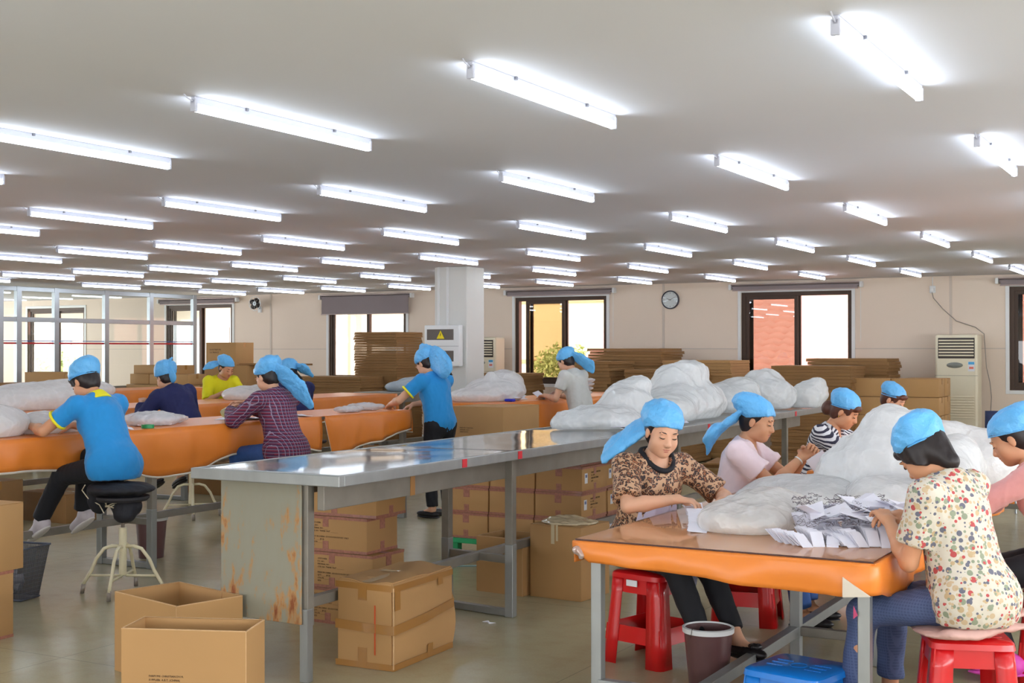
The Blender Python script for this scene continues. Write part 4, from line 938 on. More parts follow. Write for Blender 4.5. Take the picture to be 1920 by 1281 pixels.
# left side
g_='milky bags on the left tables'
bag('plastic_bag','milky bag at left edge on the front left table',(-7.0,5.55,ZT),[((0,0,.08),(.26,.38,.14)),((.05,-.2,.12),(.2,.3,.14))],11,.02,14,.014,m=cBAGW,group=g_)
bag('plastic_bag','white bag of tags before the seated blue polo worker',(-7.0,6.1,ZT),[((0,0,.05),(.22,.28,.10)),((.05,.22,.03),(.16,.2,.07))],12,.016,16,.013,m=cBAG,group=g_)
bag('plastic_bag','large flat white bag on second row behind seated blue worker',(-9.75,8.5,ZT),[((0,0,.1),(.28,.75,.16)),((0,.35,.16),(.26,.5,.12)),((0,-.5,.05),(.22,.4,.09))],13,.012,9,.018,m=cBAGW,group=g_)
bag('plastic_bag','white bag on second row before the yellow shirt worker',(-9.6,11.15,ZT),[((0,0,.06),(.2,.3,.1)),((.05,.25,.06),(.18,.25,.10))],14,.016,16,.015,m=cBAGW,group=g_)
bag('plastic_bag','small white bag on second row near the right of navy worker',(-9.6,12.0,ZT),[((0,0,.06),(.16,.26,.1))],15,.016,18,.015,m=cBAGW,group=g_)
bag('plastic_bag','bluish clear bag on the bare steel table of second row',(-9.65,14.6,ZT+.0),[((0,0,.06),(.3,.5,.10)),((0,.2,.10),(.25,.4,.10))],16,.016,13,.016,m=film('bluish_plastic',(.60,.68,.74),.85,.2),group=g_)
bag('plastic_bag','white bag of tags on the table right of column',(-7.02,12.25,ZT),[((0,0,.10),(.32,.42,.16)),((0,.2,.2),(.22,.26,.14)),((-.05,-.3,.06),(.3,.3,.10)),((.02,-.12,.2),(.09,.09,.13))],17,.022,16,.015,m=cBAGW,group=g_)
# clear packets of tags
def packet(label,x,y,z,rz,s=1,group='clear packets of printed tags'):
    t=thing('tag_packet',label,'packet',(x,y,z),rz,group)
    MB().box((-.07*s,-.05*s,.004),(.07*s,.05*s,.035*s),.006).build('tag_stack',cPAP,t)
    f=Field(.008); f.ell((0,0,.025*s),(.12*s,.075*s,.035*s),.02).ell((.12*s,0,.03*s),(.035,.05*s,.02),.03).ell((-.12*s,0,.03*s),(.035,.05*s,.02),.03); f.cut((0,0,.002),(0,0,-1))
    fobj('clear_wrap',mats_field(f,1,[(.006,50,int(x*-100)%99,True,(1,1,1))]),cBAGC,t); return t
packet('clear packet of tags on front left table, left of plaid worker',-6.95,7.05,ZT,R(60),1.8); packet('second clear packet of tags close behind, beside plaid worker',-7.1,7.35,ZT,R(20),1.2)
packet('shiny clear packet on the front left table near its right end',-6.85,9.35,ZT,R(75),1.0); packet('clear packet of tags before the standing blue polo worker',-6.95,9.75,ZT,R(20),1.2)
for i in range(4): packet('purple striped packet in the pile right of grey shirt worker, %s'%['lowest','second up','third up','topmost'][i],-6.95+.01*i,14.2,ZT+.05*i,R(10*i),1.1,'packets piled right of grey worker')
# jar, tape rolls, bottle
jr=thing('plastic_jar','translucent jar with white lid right of seated blue polo worker','jar',(-6.95,6.72,ZT)); MB().lathe([(.045,0),(.05,.01),(.05,.09),(.044,.10)],24).build('body',mat('cream_jar',(222,214,170),.4),jr,True,autosm=True); MB().lathe([(.05,.10),(.05,.13),(0,.132)],24,c=(0,0,0)).build('lid',cWHITE,jr,True,autosm=True)
for i,(x,y,z) in enumerate([(-9.55,8.75,ZT),(-9.5,8.95,ZT)]):
    tag(MB().lathe([(.04,0),(.045,.01),(.045,.10),(.04,.11),(0,.11)],20,c=(0,0,0)).build('paper_cup',mat('cream_cup',(230,218,186),.5),None,True,autosm=True),'small cream cup on second row table behind seated blue worker, %s'%['left','right'][i],'cup').location=(x,y,z)
cTG=mat('green_tape',(40,150,90),.3,0,0)
tr_=MB().lathe([(.026,0),(.045,0),(.045,.025),(.026,.025),(.026,0)],28,capb=False).build('tape_roll',cTG,None,True,autosm=True); tr_.location=(-6.74,6.8,ZT); tag(tr_,'small green tape roll on front left table edge','tape roll')
tr_=MB().lathe([(.026,0),(.05,0),(.05,.045),(.026,.045),(.026,0)],28,capb=False).build('tape_roll',mat('pale_green_tape',(150,200,160),.3,0,0),None,True,autosm=True); tr_.location=(-6.78,12.9,ZT); tag(tr_,'pale green tape roll left of grey shirt worker','tape roll')
bt=thing('water_bottle','pale green bottle with blue cap held near plaid shirt worker','bottle',(-6.99,7.86,ZT+.045),R(20)); Mb=Matrix.Rotation(R(62),4,'Y')
MB().lathe([(.03,0),(.034,.01),(.034,.12),(.018,.15),(.016,.16)],20,M=Mb).build('body',glassy('pale_green_plastic',(.8,.9,.6),.04,.05,.35,(.75,.8,.55)),bt,True); MB().lathe([(.019,.16),(.019,.185),(0,.186)],20,M=Mb).build('cap',mat('cap_blue',(50,70,190),.4,0,0),bt,True,autosm=True)
tag(MB().box((-.05,-.04,0),(.05,.04,.03),.012,M=Matrix.Translation((-6.72,12.05,ZT))).build('blue_marker_block',mat('royal_blue',(40,50,200),.4,0,0)),'small royal blue object under white bag beside the column','marker')
# ---------------------------------------------------------------- tags
cTAGP=mat('tag_paper',(236,234,244),.5,0,.03); cSTR=mat('dark_string',(112,104,112),.8,0,0); cTAGE=None; gl_='white hang tags heaped on the near glass table'
TV=[(-.024,-.045,0),(.024,-.045,0),(.024,.045,0),(-.024,.045,0),(-.024,-.045,.0016),(.024,-.045,.0016),(.024,.045,.0016),(-.024,.045,.0016)]
TF=[(0,3,2,1),(4,5,6,7),(0,1,5,4),(1,2,6,5),(2,3,7,6),(3,0,4,7)]
tproto=meshobj('hang_tag',TV,TF,cTAGP); tproto_used=[False]
heap=MB(); heapn=[0]
def tagcard(x,y,z,rx,ry,rz,label,group,s=1):
    if group==gl_:
        heapn[0]+=1
        if heapn[0]%5>1:   # past the limit of single cards: the rest of the heap is one mass
            from mathutils import Euler
            heap.add([Matrix.Translation((x,y,z))@Euler((rx,ry,rz)).to_matrix().to_4x4()@Vector((p[0]*s,p[1]*s,p[2])) for p in TV],TF); return
    if not tproto_used[0]: o=tproto; tproto_used[0]=True
    else: o=tproto.copy(); COL.objects.link(o)
    o.location=(x,y,z); o.rotation_euler=(rx,ry,rz); o.scale=(s,s,1); tag(o,label,'tag',group)
g=random.Random(11); gl_='white hang tags heaped on the near glass table'
lb_='white paper hang tag in the strung heap on near glass table'
def fan(x0,y0,ang,n,step,z,tilt,side,label=lb_,grp=gl_,s=1.0,cur=0,zr=0):
    x,y,a=x0,y0,ang
    for i in range(n):
        tagcard(x+g.uniform(-.003,.003),y+g.uniform(-.003,.003),z+zr*i+.030*s*math.sin(tilt)+g.uniform(0,.004),tilt+g.uniform(-.1,.1),g.uniform(-.08,.08),a+g.uniform(-.10,.10),label,grp,s)
        x+=-math.sin(a)*step; y+=math.cos(a)*step; a+=cur
rt_=(.874,.486); fw_=(-.486,.874)
for row,(ox,oy,z0,nc,n_) in enumerate([(-1.52,5.16,.004,8,16),(-1.57,5.42,.03,8,14),(-1.60,5.68,.05,8,12)]):
    for j in range(nc):
        fan(ox+rt_[0]*.056*j+g.uniform(-.01,.01),oy+rt_[1]*.056*j+g.uniform(-.02,.02),R(29+g.uniform(-28,28)),n_,.0125,Zn+z0,R(30+g.uniform(-14,12)),1,cur=g.uniform(-.02,.02))
for i in range(55): tagcard(-1.55+g.uniform(0,.40),5.35+g.uniform(0,.60),Zn+.07+g.uniform(0,.05),g.uniform(-.5,.5),g.uniform(-.4,.4),g.uniform(0,6),lb_,gl_,1.3)
# white tags under hands of the leopard worker
l2='white tag in the overlapping stack under leopard print worker hands'; fan(-2.055,5.385,R(19),44,.0115,Zn+.004,R(9),1,l2,'tags stacked by the leopard print worker',1.7,.004,.0006)
# tags before striped worker and in bags on steel table
l3='white hang tag strewn before the striped blouse worker'
for i in range(16): tagcard(-2.25+g.uniform(0,.35),7.6+g.uniform(0,.5),Zn+.01+g.uniform(0,.03),g.uniform(-.5,.5),g.uniform(-.4,.4),g.uniform(0,6),l3,'tags before the striped worker')
l4='white tag spilling from nearest bag on the steel table'
for i in range(20): tagcard(-3.74+g.uniform(0,.14),8.2+g.uniform(0,1.1),ZS+.006+g.uniform(0,.02),g.uniform(-.25,.25),g.uniform(-.2,.2),g.uniform(0,6),l4,'tags spilling on the steel table',1.3)
l5='loose white paper on front left table, right of plaid worker'
for i in range(16): tagcard(-7.1+g.uniform(0,.4),7.9+g.uniform(0,.7),ZT+.003+g.uniform(0,.01),g.uniform(-.1,.1),g.uniform(-.1,.1),g.uniform(0,6),l5,'papers right of the plaid worker',1.8)
l5='white tag before the seated blue polo worker'
for i in range(20): tagcard(-7.02+g.uniform(0,.3),6.3+g.uniform(0,.4),ZT+.01+g.uniform(0,.05),g.uniform(-.5,.5),g.uniform(-.4,.4),g.uniform(0,6),l5,'tags before the seated blue worker',1.2)
l6='white and purple tag spilling from bag right of column'
for i in range(18): tagcard(-6.95+g.uniform(0,.3),12.0+g.uniform(0,1.3),ZT+.01+g.uniform(0,.06),g.uniform(-.6,.6),g.uniform(-.4,.4),g.uniform(0,6),l6,'tags spilling right of the column',1.6)
tag(heap.build('hang_tags_heap',cTAGP),'mass of white paper hang tags heaped on near glass table','tags','tag heap','stuff')
# strings of the heap
m=MB()
for i in range(150):
    q_=g.uniform(0,.46); w_=g.uniform(.08,.75); x=-1.53+q_*.874-w_*.3; y=5.16+q_*.486+w_*.874; z=Zn+.055+w_*.07+g.uniform(0,.03); r=g.uniform(.01,.028); a=g.uniform(0,6); n=11
    m.tube([(x+r*math.cos(a+k*.5)*(1+.2*k/n),y+r*math.sin(a+k*.5),z+g.uniform(-.008,.008)) for k in range(n)],.0011,3,cap=False)
for i in range(50):
    x=-2.25+g.uniform(0,.35); y=7.6+g.uniform(0,.5); z=Zn+.04+g.uniform(0,.03); r=.025; a=g.uniform(0,6)
    m.tube([(x+r*math.cos(a+k*.5),y+r*math.sin(a+k*.5),z+g.uniform(-.008,.008)) for k in range(11)],.0013,3,cap=False)
tag(m.build('tag_strings',cSTR),'tangled dark strings of the tags on near table','strings','tag strings','stuff')
m=MB()
for i in range(120):
    x=-1.45+g.uniform(-.08,.08); y=6.5+g.uniform(0,.5); z=Zn+.04+g.uniform(0,.10); r=g.uniform(.02,.05); a=g.uniform(0,6)
    m.tube([(x+r*math.cos(a+k*.5),y+r*math.sin(a+k*.5),z+g.uniform(-.008,.008)) for k in range(11)],.0012,3,cap=False)
tag(m.build('tag_strings',cSTR),'tangle of grey strings by the pink cardigan worker hands','strings','tag strings','stuff')
# floor scraps
for i,(x,y) in enumerate([(-3.72,6.35),(-2.95,6.55),(-2.7,6.75),(-5.0,5.0),(-3.6,5.55),(-5.6,7.4)]):
    o=MB().tube([(0,0,.004),(.03,.01,.006),(.05,-.01,.004),(.08,.01,.004)],[.002,.007,.006,.001],5).build('paper_scrap',cPAP); o.location=(x,y,0); o.rotation_euler=(0,0,i*1.3); tag(o,'tiny white paper scrap on the floor, %s'%['right of the taped carton','near the ragged carton','left of the red stool','left of the open cartons','beside taped carton front','behind printed stack'][i],'scrap','paper scraps on the floor')
cb_=MB().tube([(-5.35,7.85,.006),(-5.15,7.8,.006),(-4.95,7.78,.006),(-4.8,7.9,.006),(-4.62,8.02,.006)],.006,5).build('plastic_strap',mat('pale_blue_strap',(150,180,180),.5,0,0)); tag(cb_,'pale blue strap lying on the floor beyond printed cartons','strap')
# ================================================================ people
def rodr(v,ax,a):
    ax=unit(ax); return v*math.cos(a)+np.cross(ax,v)*math.sin(a)+ax*(ax@v)*(1-math.cos(a))
def ik(a,t,l1,l2,pole):
    d=t-a; D=min(np.linalg.norm(d),(l1+l2)*.995); u=unit(d); x=(l1*l1-l2*l2+D*D)/(2*D); h=math.sqrt(max(l1*l1-x*x,0)); p=pole-u*(pole@u); p=unit(p)
    return a+u*x+p*h, a+u*D
cSKIN=None
def skin(name,c):
    t=NT(name); v=t.coords(); n_=t.noise(v,14,3); c=lin(c); t.base(t.mix(n_,tuple(x*.93 for x in c),tuple(min(1,x*1.06) for x in c)),.52,0,.4)
    t.b.inputs['Subsurface Weight'].default_value=.12; t.b.inputs['Subsurface Radius'].default_value=(.02,.008,.005); t.b.inputs['Subsurface Scale'].default_value=.5
    return t.m
cSK1=skin('skin_light',(214,164,134)); cSK2=skin('skin_tan',(204,148,112))
cHAIR=mat('black_hair',(34,26,26),.42,0,.3,60,80,.3,stretch=(1,1,.2)); cHAIRB=mat('brown_hair',(84,48,36),.42,0,.3,60,80,.3,stretch=(1,1,.2))
def _cap():
    t=NT('blue_cap_fabric'); v=t.coords(); n1=t.noise(v,14,3); rg=t.math('ABSOLUTE',t.math('SUBTRACT',t.noise(v,22,4,.55),.5)); t.base(t.mix(n1,lin((80,164,226)),lin((112,190,242))),.42,0,.5)
    t.bump(t.math('ADD',t.math('MULTIPLY',rg,-1.5),t.math('MULTIPLY',t.noise(v,90,2),.15)),.7,.012); return t.m
cCAP=_cap(); cCAPD=mat('cap_band',(60,120,190),.6,0,.05)
cLIP=mat('lips',(178,96,86),.45,0,0); cBROW=mat('eyebrow_hair',(58,44,40),.8,0,0); cEYE=mat('eye_dark',(34,26,24),.25,0,0); cEWH=mat('eye_white',(220,212,206),.3,0,0)
def hand(f,w,d,n,s,curl=.5,thumb=1,k=.006,sc=1.0,spread=.10):
    """w wrist, d direction of the hand, n palm normal, s direction towards the thumb side"""
    d=unit(d); n=unit(n-d*(n@d)); s=np.cross(n,d) if s>0 else -np.cross(n,d)
    offs=[.027,.009,-.009,-.026]; Ls=[.068,.076,.070,.055]
    for i,(o,L) in enumerate(zip(offs,Ls)):
        kn=w+d*(.082-.006*abs(i-1))*sc+s*o*sc; f.cap(w+d*.008+s*o*.55*sc,kn,.0145*sc,.0105*sc,.012)
        a=d+s*spread*(1.2-i*.8); a=unit(a); p=kn; r=.0085*sc
        cu=curl if not isinstance(curl,(list,tuple)) else curl[i]
        for j,(fr,ca) in enumerate(((.44,.9),(.31,1.1),(.25,.8))):
            a=rodr(a,np.cross(a,n),-0+cu*ca) if True else a
            q=p+unit(a)*L*fr*sc; f.cap(p,q,r,r*.9,.004); p=q; r*=.9
    b=w+d*.022*sc+s*.018*sc; t1=unit(d*.55+s*.75+n*.45); t2=unit(d*.85+s*.15+n*.55); p1=b+t1*.042*sc; p2=p1+t2*.032*sc; p3=p2+unit(d*.8-s*.15+n*.5)*.024*sc
    f.cap(b,p1,.0145*sc,.0115*sc,.008); f.cap(p1,p2,.0112*sc,.0095*sc,.004); f.cap(p2,p3,.0095*sc,.008*sc,.003)
def person(label,root,phi,seat=None,lean=12,lean2=None,twist=0,roll=0,head=(25,0,0),hR=None,hL=None,pR=None,pL=None,fR=None,fL=None,palmR=None,palmL=None,curl=(.45,.45),
           top=None,bottom=None,shoe=None,hair=None,cap=None,sk=None,fine=True,stand=False,hair_m=None,extra=None,knee=None,scale=1.0,knp=None):
    sk=sk or cSK1; hair_m=hair_m or cHAIR
    base=thing('person',label,'person',(root[0],root[1],0),R(phi-90)); base.scale=(scale,)*3
    X,Y,Z=V(1,0,0),V(0,1,0),V(0,0,1); h=.0085 if fine else .011; hh=.0052 if fine else .0075
    hz=(seat+.10) if seat else .85
    l1=R(lean); l2=R(lean2 if lean2 is not None else lean*1.5)
    Pv=V(0,0,hz); u1=V(math.sin(R(roll)),math.sin(l1),math.cos(l1)); u2=V(math.sin(R(roll))*1.3,math.sin(l2),math.cos(l2)); u1=unit(u1); u2=unit(u2)
    Wa=Pv+u1*.17; Ch=Wa+u2*.16; N=Ch+u2*.135
    tw=R(twist); sx=V(math.cos(tw),math.sin(tw),0); sx=unit(sx-u2*(sx@u2)); fwd=unit(np.cross(u2,sx)); px=V(math.cos(tw*.3),math.sin(tw*.3),0); pf=np.cross(Z,px)
    sh={1:N-u2*.045+sx*.165,-1:N-u2*.045-sx*.165}
    arms={}
    for s_,t_,p_ in ((1,hR,pR),(-1,hL,pL)):
        t_=V(*t_) if t_ is not None else sh[s_]+V(s_*.06,.02,-.5); p_=V(*p_) if p_ is not None else V(s_*.6,-.4,-1)
        arms[s_]=ik(sh[s_],t_,.272,.228,p_)
    legs={}; hip={1:Pv+px*.085,-1:Pv-px*.085}
    for s_,t_ in ((1,fR),(-1,fL)):
        t_=V(*t_) if t_ is not None else (V(s_*.10,.0,.075) if stand else V(s_*.11,.42,.075))
        kp=V(*knp) if knp else V(s_*.15,1,.6 if not stand else 0); legs[s_]=ik(hip[s_],t_,.39,.375,kp)
    # head frame
    hp,hy,hr=[R(v) for v in head]
    hf=unit(fwd*math.cos(hp)*1+V(0,0,-1)*math.sin(hp)); f0=unit(V(fwd[0],fwd[1],0)); f0=rodr(f0,Z,-hy)
    hf=unit(f0*math.cos(hp)-Z*math.sin(hp)); hrt=unit(np.cross(hf,Z)); hu=np.cross(hrt,hf); hrt=rodr(hrt,hf,hr); hu=rodr(hu,hf,hr)
    nt=N+unit(u2+hf*.25+hu*.5)*.074; HC_=nt+hu*.072+hf*.022
    Rh=np.stack([hrt,hf,hu],1)
    H=lambda x,y,z: HC_+Rh@V(x,y,z)
    RT=np.stack([sx,fwd,u2],1); RP=np.stack([px,pf,Z],1)
    # --- body
    B=Field(h); k=.035
    B.ell(Pv+V(0,-.01,.02),(.148,.100,.11),k,RP).ell(Wa+fwd*.005,(.125,.092,.13),k,RT).ell(Ch,(.14,.098,.14),k,RT).cap(sh[1],sh[-1],.048,.048,k)
    B.cap(Ch+u2*.04,N-u2*.01,.09,.055,k)
    for s_ in (1,-1):
        e,w_=arms[s_]; B.cap(sh[s_],e,.045,.035,.02).cap(e,e+(w_-e)*.35,.035,.038,.015).cap(e+(w_-e)*.35,w_,.037,.0235,.015)
        kn,an=legs[s_]; B.cap(hip[s_],kn,.075,.05,.03).cap(kn,kn+(an-kn)*.35,.048,.05,.02).cap(kn+(an-kn)*.35,an,.048,.033,.02)
        ft=knf=unit(V(s_*.12,1,0)) if not shoe or 'dir' not in shoe else V(*shoe['dir']); B.cap(an-Z*.01,an+unit(ft*.8-Z*.35)*.12,.03,.024,.02)
    B.cap(N-u2*.03,nt+hu*.01,.05,.042,.03)
    HF=Field(hh)
    HF.cap(N-u2*.0,nt+hu*.02,.049,.043,.02)
    HF.ell(H(0,-.012,.035),(.074,.092,.080),.02,Rh).ell(H(0,.030,-.028),(.056,.062,.080),.03,Rh).ell(H(0,.060,-.090),(.023,.024,.021),.04,Rh)
    for s_ in (1,-1):
        HF.ell(H(s_*.040,.048,-.038),(.026,.028,.030),.025,Rh); HF.ell(H(s_*.040,.02,-.068),(.016,.03,.024),.03,Rh)
        HF.ell(H(s_*.031,.100,.004),(.017,.014,.011),.014,Rh,neg=True); HF.ell(H(s_*.031,.079,.001),(.015,.011,.0105),.006,Rh)
        HF.ell(H(s_*.032,.086,.022),(.020,.007,.006),.012,Rh)
        HF.ell(H(s_*.074,-.006,-.012),(.009,.017,.029),.008,Rh); HF.ell(H(s_*.0105,.097,-.037),(.0085,.010,.0075),.006,Rh)
    HF.cap(H(0,.084,.006),H(0,.104,-.032),.0065,.0105,.012).ell(H(0,.088,-.050),(.012,.008,.008),.012,Rh)
    HF.ell(H(0,.084,-.060),(.021,.012,.0058),.006,Rh).ell(H(0,.082,-.071),(.017,.011,.0065),.006,Rh)
    parts=[mats_field(B,2),mats_field(HF,1)]
    for s_,pm,cu in ((1,palmR,curl[0]),(-1,palmL,curl[1])):
        e,w_=arms[s_]; d=unit(w_-e); pm=V(*pm) if pm is not None else V(0,0,-1); G=Field(.0046 if fine else .0065)
        G.cap(e+(w_-e)*.8,w_+d*.01,.0265,.0225,.01); dd=unit(d+pm*.25) ; 
        hand(G,w_,dd,pm,1 if s_<0 else -1,cu); parts.append(mats_field(G,0))
    fobj('body',join(*parts),sk,base)
    # --- face parts
    if cap is None or not cap.get('noface'):
        for s_ in (1,-1):
            m=MB().tube([H(s_*x,y,z) for x,y,z in ((.016,.0905,.021),(.026,.0925,.0255),(.038,.087,.0255),(.049,.076,.020))],[.0018,.0028,.0026,.0012],6); m.build('eyebrow',cBROW,base,True)
            m=MB().tube([H(s_*x,y,z) for x,y,z in ((.018,.0875,-.0035),(.025,.0905,-.0045),(.033,.0905,-.0050),(.041,.0865,-.0035),(.046,.081,-.0015))],[.0009,.0023,.0027,.0023,.0009],6); m.build('eye',cEYE,base,True)
            MB().tube([H(s_*x,y,z) for x,y,z in ((.006,.1035,-.0425),(.0125,.1025,-.0425))],[.0022,.0015],6).build('nostril',cEYE,base,True)
        Lf=Field(.0035); Lf.ell(H(0,.0868,-.0600),(.0205,.011,.0050),.003,Rh).ell(H(0,.0850,-.0708),(.0165,.0098,.0056),.003,Rh); fobj('lips',mats_field(Lf,0),cLIP,base)
    # --- clothes
    if top:
        T=Field(h); lo=top.get('loose',.014); hem=top.get('hem',hz-.05); sl=top.get('sleeve',.55)
        T.ell(Wa+fwd*.01,(.136+lo,.104+lo,.16),.05,RT).ell(Ch+fwd*.004,(.138+lo,.10+lo,.145+lo),.05,RT).cap(sh[1],sh[-1],.050+lo*.5,.050+lo*.5,.04).cap(Ch+u2*.04,N-u2*.02,.09+lo,.06+lo*.5,.04)
        for s_ in (1,-1): T.ell(Ch+sx*s_*.066+fwd*.078-u2*.03,(.058,.046,.058),.05,RT)
        T.ell(Pv+V(0,-.005,.03),(.150+lo,.104+lo,.13),.06,RP)
        if top.get('skirt'):
            T.ell(Pv+V(0,-.02,.0),(.17+lo,.135+lo,.16),.06,RP)
            if not stand:
                for s_ in (1,-1): T.cap(hip[s_],hip[s_]+(legs[s_][0]-hip[s_])*top['skirt'],.088+lo,.078+lo,.05,end=0)
        for s_ in (1,-1):
            e,w_=arms[s_]
            if sl<=1: T.cap(sh[s_],sh[s_]+(e-sh[s_])*sl,.052+lo*.6,.047+lo*top.get('flare',.8),.03,end=0)
            else: T.cap(sh[s_],e,.052+lo*.6,.043+lo*.8,.03).cap(e,e+(w_-e)*(sl-1),.043+lo*.8,.034+lo*.7,.02,end=0)
        if stand or top.get('cuthem',True): T.cut((0,0,hem),(0,0,-1))
        nk=top.get('neck',.056); ny=top.get('vneck',0)
        T.cap(N-u2*.005+hf*.01,N+u2*.2+fwd*.06,nk,nk*1.4,.008,neg=True)
        if ny:
            for j in range(5): q=j/4; T.cap(N+fwd*(.055+.05*q)-u2*ny*q,N+fwd*(.14+.1*q)-u2*ny*q+u2*.02,.05*(1-q*.75),.055*(1-q*.7),.006,neg=True)
        fd=top.get('fold',.006)
        PF=mats_field(T,2,[(fd,22,top.get('seed',1),True,(1,1,.45)),(fd*.5,48,top.get('seed',1)+3,True,(1,1,.6)),(fd*.8,9,top.get('seed',1)+5,False,(1,1,1))])
        to=fobj(top.get('name','blouse'),PF,top['mat'],base)
        if top.get('collar'):
            Cf=Field(.007); Cf.cap(N-u2*.030-fwd*.005,N+u2*.034+fwd*.0,.090+lo*.4,.060,.01,start=0,end=0).cap(N-u2*.04,N+u2*.2+fwd*.05,.050,.056,.004,neg=True)
            fobj('collar',mats_field(Cf,1),top['collar'],to)
        if top.get('trim'):
            for s_ in (1,-1):
                e,w_=arms[s_]; a=sh[s_]+(e-sh[s_])*(sl-.06); b=sh[s_]+(e-sh[s_])*(sl+.012); r=.050+lo*1.0
                Cf=Field(.007); Cf.cap(a,b,r+.004,r+.003,.004,start=0,end=0); fobj('sleeve_band',mats_field(Cf,1,[(.002,22,4,True,(1,1,1))]),top['trim'],to)
    if bottom:
        G=Field(h); lo=bottom.get('loose',.012); cut=bottom.get('len',.93)
        G.ell(Pv+V(0,-.01,.015),(.148+lo,.102+lo,.12),.05,RP)
        for s_ in (1,-1):
            kn,an=legs[s_]; G.cap(hip[s_],kn,.078+lo,.054+lo,.04).cap(kn,kn+(an-kn)*cut,.052+lo,(.040 if bottom.get('slim') else .048)+lo,.03,end=0)
        G.cut((0,0,hz+.11),(0,0,1))
        fd=bottom.get('fold',.004); fobj(bottom.get('name','trousers'),mats_field(G,2,[(fd,26,7,True,(1,1,1)),(fd,11,8,False,(1,1,1))]),bottom['mat'],base)
    if shoe:
        for s_ in (1,-1):
            kn,an=legs[s_]; d=V(*shoe['dir']) if 'dir' in shoe else unit(V(s_*.12,1,0)); d=unit(d); up=unit(Z-d*(Z@d)); sd=np.cross(d,up); Rm=np.stack([sd,d,up],1); q=an-up*.04
            S=Field(.006); 
            if shoe['kind']=='trainer': S.cap(q-d*.03+up*.012,q+d*.13-up*.004,.043,.034,.02,flat=(up,.95)).cap(an-up*.01,q-d*.02,.042,.046,.02)
            else: S.ell(q+d*.055-up*.010,(.042,.128,.032),.02,Rm).ell(q+d*.02+up*.045,(.030,.075,.035),.012,Rm,neg=True)
            S.cut(q-up*.036,-up); so=fobj('shoe',mats_field(S,1,[(.0015,60,2,True,(1,1,1))]),shoe['mat'],base)
            S=Field(.006); S.ell(q+d*.05-up*.034,(.044,.13,.014),.01,Rm); fobj('sole',mats_field(S,1),shoe.get('sole',shoe['mat']),so)
            if shoe.get('bow'):
                Bf=Field(.005)
                for t_ in range(6): a=t_*PI/3; Bf.ell(q+d*.115+up*.022+sd*.02*math.cos(a)+d*.02*math.sin(a),(.014,.014,.012),.004,Rm)
                fobj('bow',mats_field(Bf,0),shoe['mat'],so)
    # --- hair
    hk=hair or {}
    Hf=Field(.0065); Hf.ell(H(0,-.018,.034),(.081,.094,.086),.01,Rh).ell(H(0,-.04,-.02),(.070,.060,.075),.03,Rh)
    Hf.cut(H(0,.055,0),Rh@V(0,1,-.9)); 
    Hf.ell(H(0,.095,-.052),(.064,.082,.098),.008,Rh,neg=True)
    if hk.get('bangs'):
        Hf.ell(H(.0,.070,.055),(.066,.030,.030),.01,Rh)
        for s_ in (1,-1): Hf.cap(H(s_*.066,.045,.04),H(s_*.066,.05,-.05 if hk['bangs']<2 else -.09),.014,.007,.02)
    if hk.get('bob'):
        for s_ in (1,-1): Hf.cap(H(s_*.066,.0,.02),H(s_*.070,.012,-.10),.026,.020,.03)
        Hf.cap(H(0,-.065,.0),H(0,-.070,-.10),.052,.040,.03); Hf.cap(H(.066,.03,.0),H(.060,.075,-.12),.011,.005,.02); Hf.cap(H(-.066,.03,.0),H(-.060,.075,-.12),.011,.005,.02)
    if hk.get('bun'): Hf.ell(H(0,-.115,-.035),(.045,.048,.055),.02,Rh)
    if hk.get('tail'):
        pts=[H(*q) for q in hk['tail']] if not hk.get('world') else [V(*q) for q in hk['tail']]
        for i in range(len(pts)-1): Hf.cap(pts[i],pts[i+1],.030-.006*i,.026-.006*i,.02)
    fobj('hair',mats_field(Hf,1,[(.0022,60,3,True,(1,1,.3))]),hair_m,base)
    # --- cap
    if cap:
        Cf=Field(.0062 if fine else .008); pf_=cap.get('puff',1.0); bk=cap.get('back',-.03)
        Cf.ell(H(0,-.02,.050),(.094*min(pf_,1.1),.110,.082*pf_),.02,Rh).ell(H(0,bk-.02,.075*pf_),(.090*pf_,.092,.060*pf_),.03,Rh)
        slp=cap.get('slope',.40 if cap.get('tails') else .26); Cf.cut(H(0,.088,.052),Rh@V(0,slp,-1))
        sd_=cap.get('seed',2); ds=[(.0062,26,sd_,True,(1,1,1)),(.0022,70,sd_+1,True,(1,1,1)),(.004,16,3,False,(1,1,1))]
        PFs=[mats_field(Cf,1,ds)]
        if cap.get('tails'):
            Tf=Field(.0062 if fine else .008)
            for (a,b,ra,rb,q) in cap['tails']:
                a=H(*a); b=H(*b); Tf.cap(a,b,ra,rb,.03,flat=(unit(np.cross(b-a,hf if q==0 else hrt)),.36))
            PFs.append(mats_field(Tf,1,ds))
        o=fobj('work_cap',join(*PFs),cCAP,base)
        if not cap.get('tails'):
            n_=36; ring=[]
            for i in range(n_):
                a=2*PI*i/n_; z=.052-slp*(.088-.110*math.sin(a)+.02); f_=math.sqrt(max(.3,1-((z-.05)/.090)**2)); x,y=.0935*f_*math.cos(a),-.02+.109*f_*math.sin(a); z=.052-slp*(.088-y)
                ring.append(H(x,y,z))
            MB().tube(ring,.0034,6,closed=True).build('elastic_band',cCAP,o,True)
        if cap.get('patch'):
            c=H(*cap['patch']); 
            ax_=unit(c-H(0,-.03,.05)); t1_=unit(np.cross(ax_,hu)); t2_=np.cross(ax_,t1_); PF=Field(.004); PF.ell(c,(.017,.013,.006),.003,np.stack([t1_,t2_,ax_],1)); fobj('patch',mats_field(PF,0),mat('cap_patch',(150,160,180),.7,0,.2,60),o)
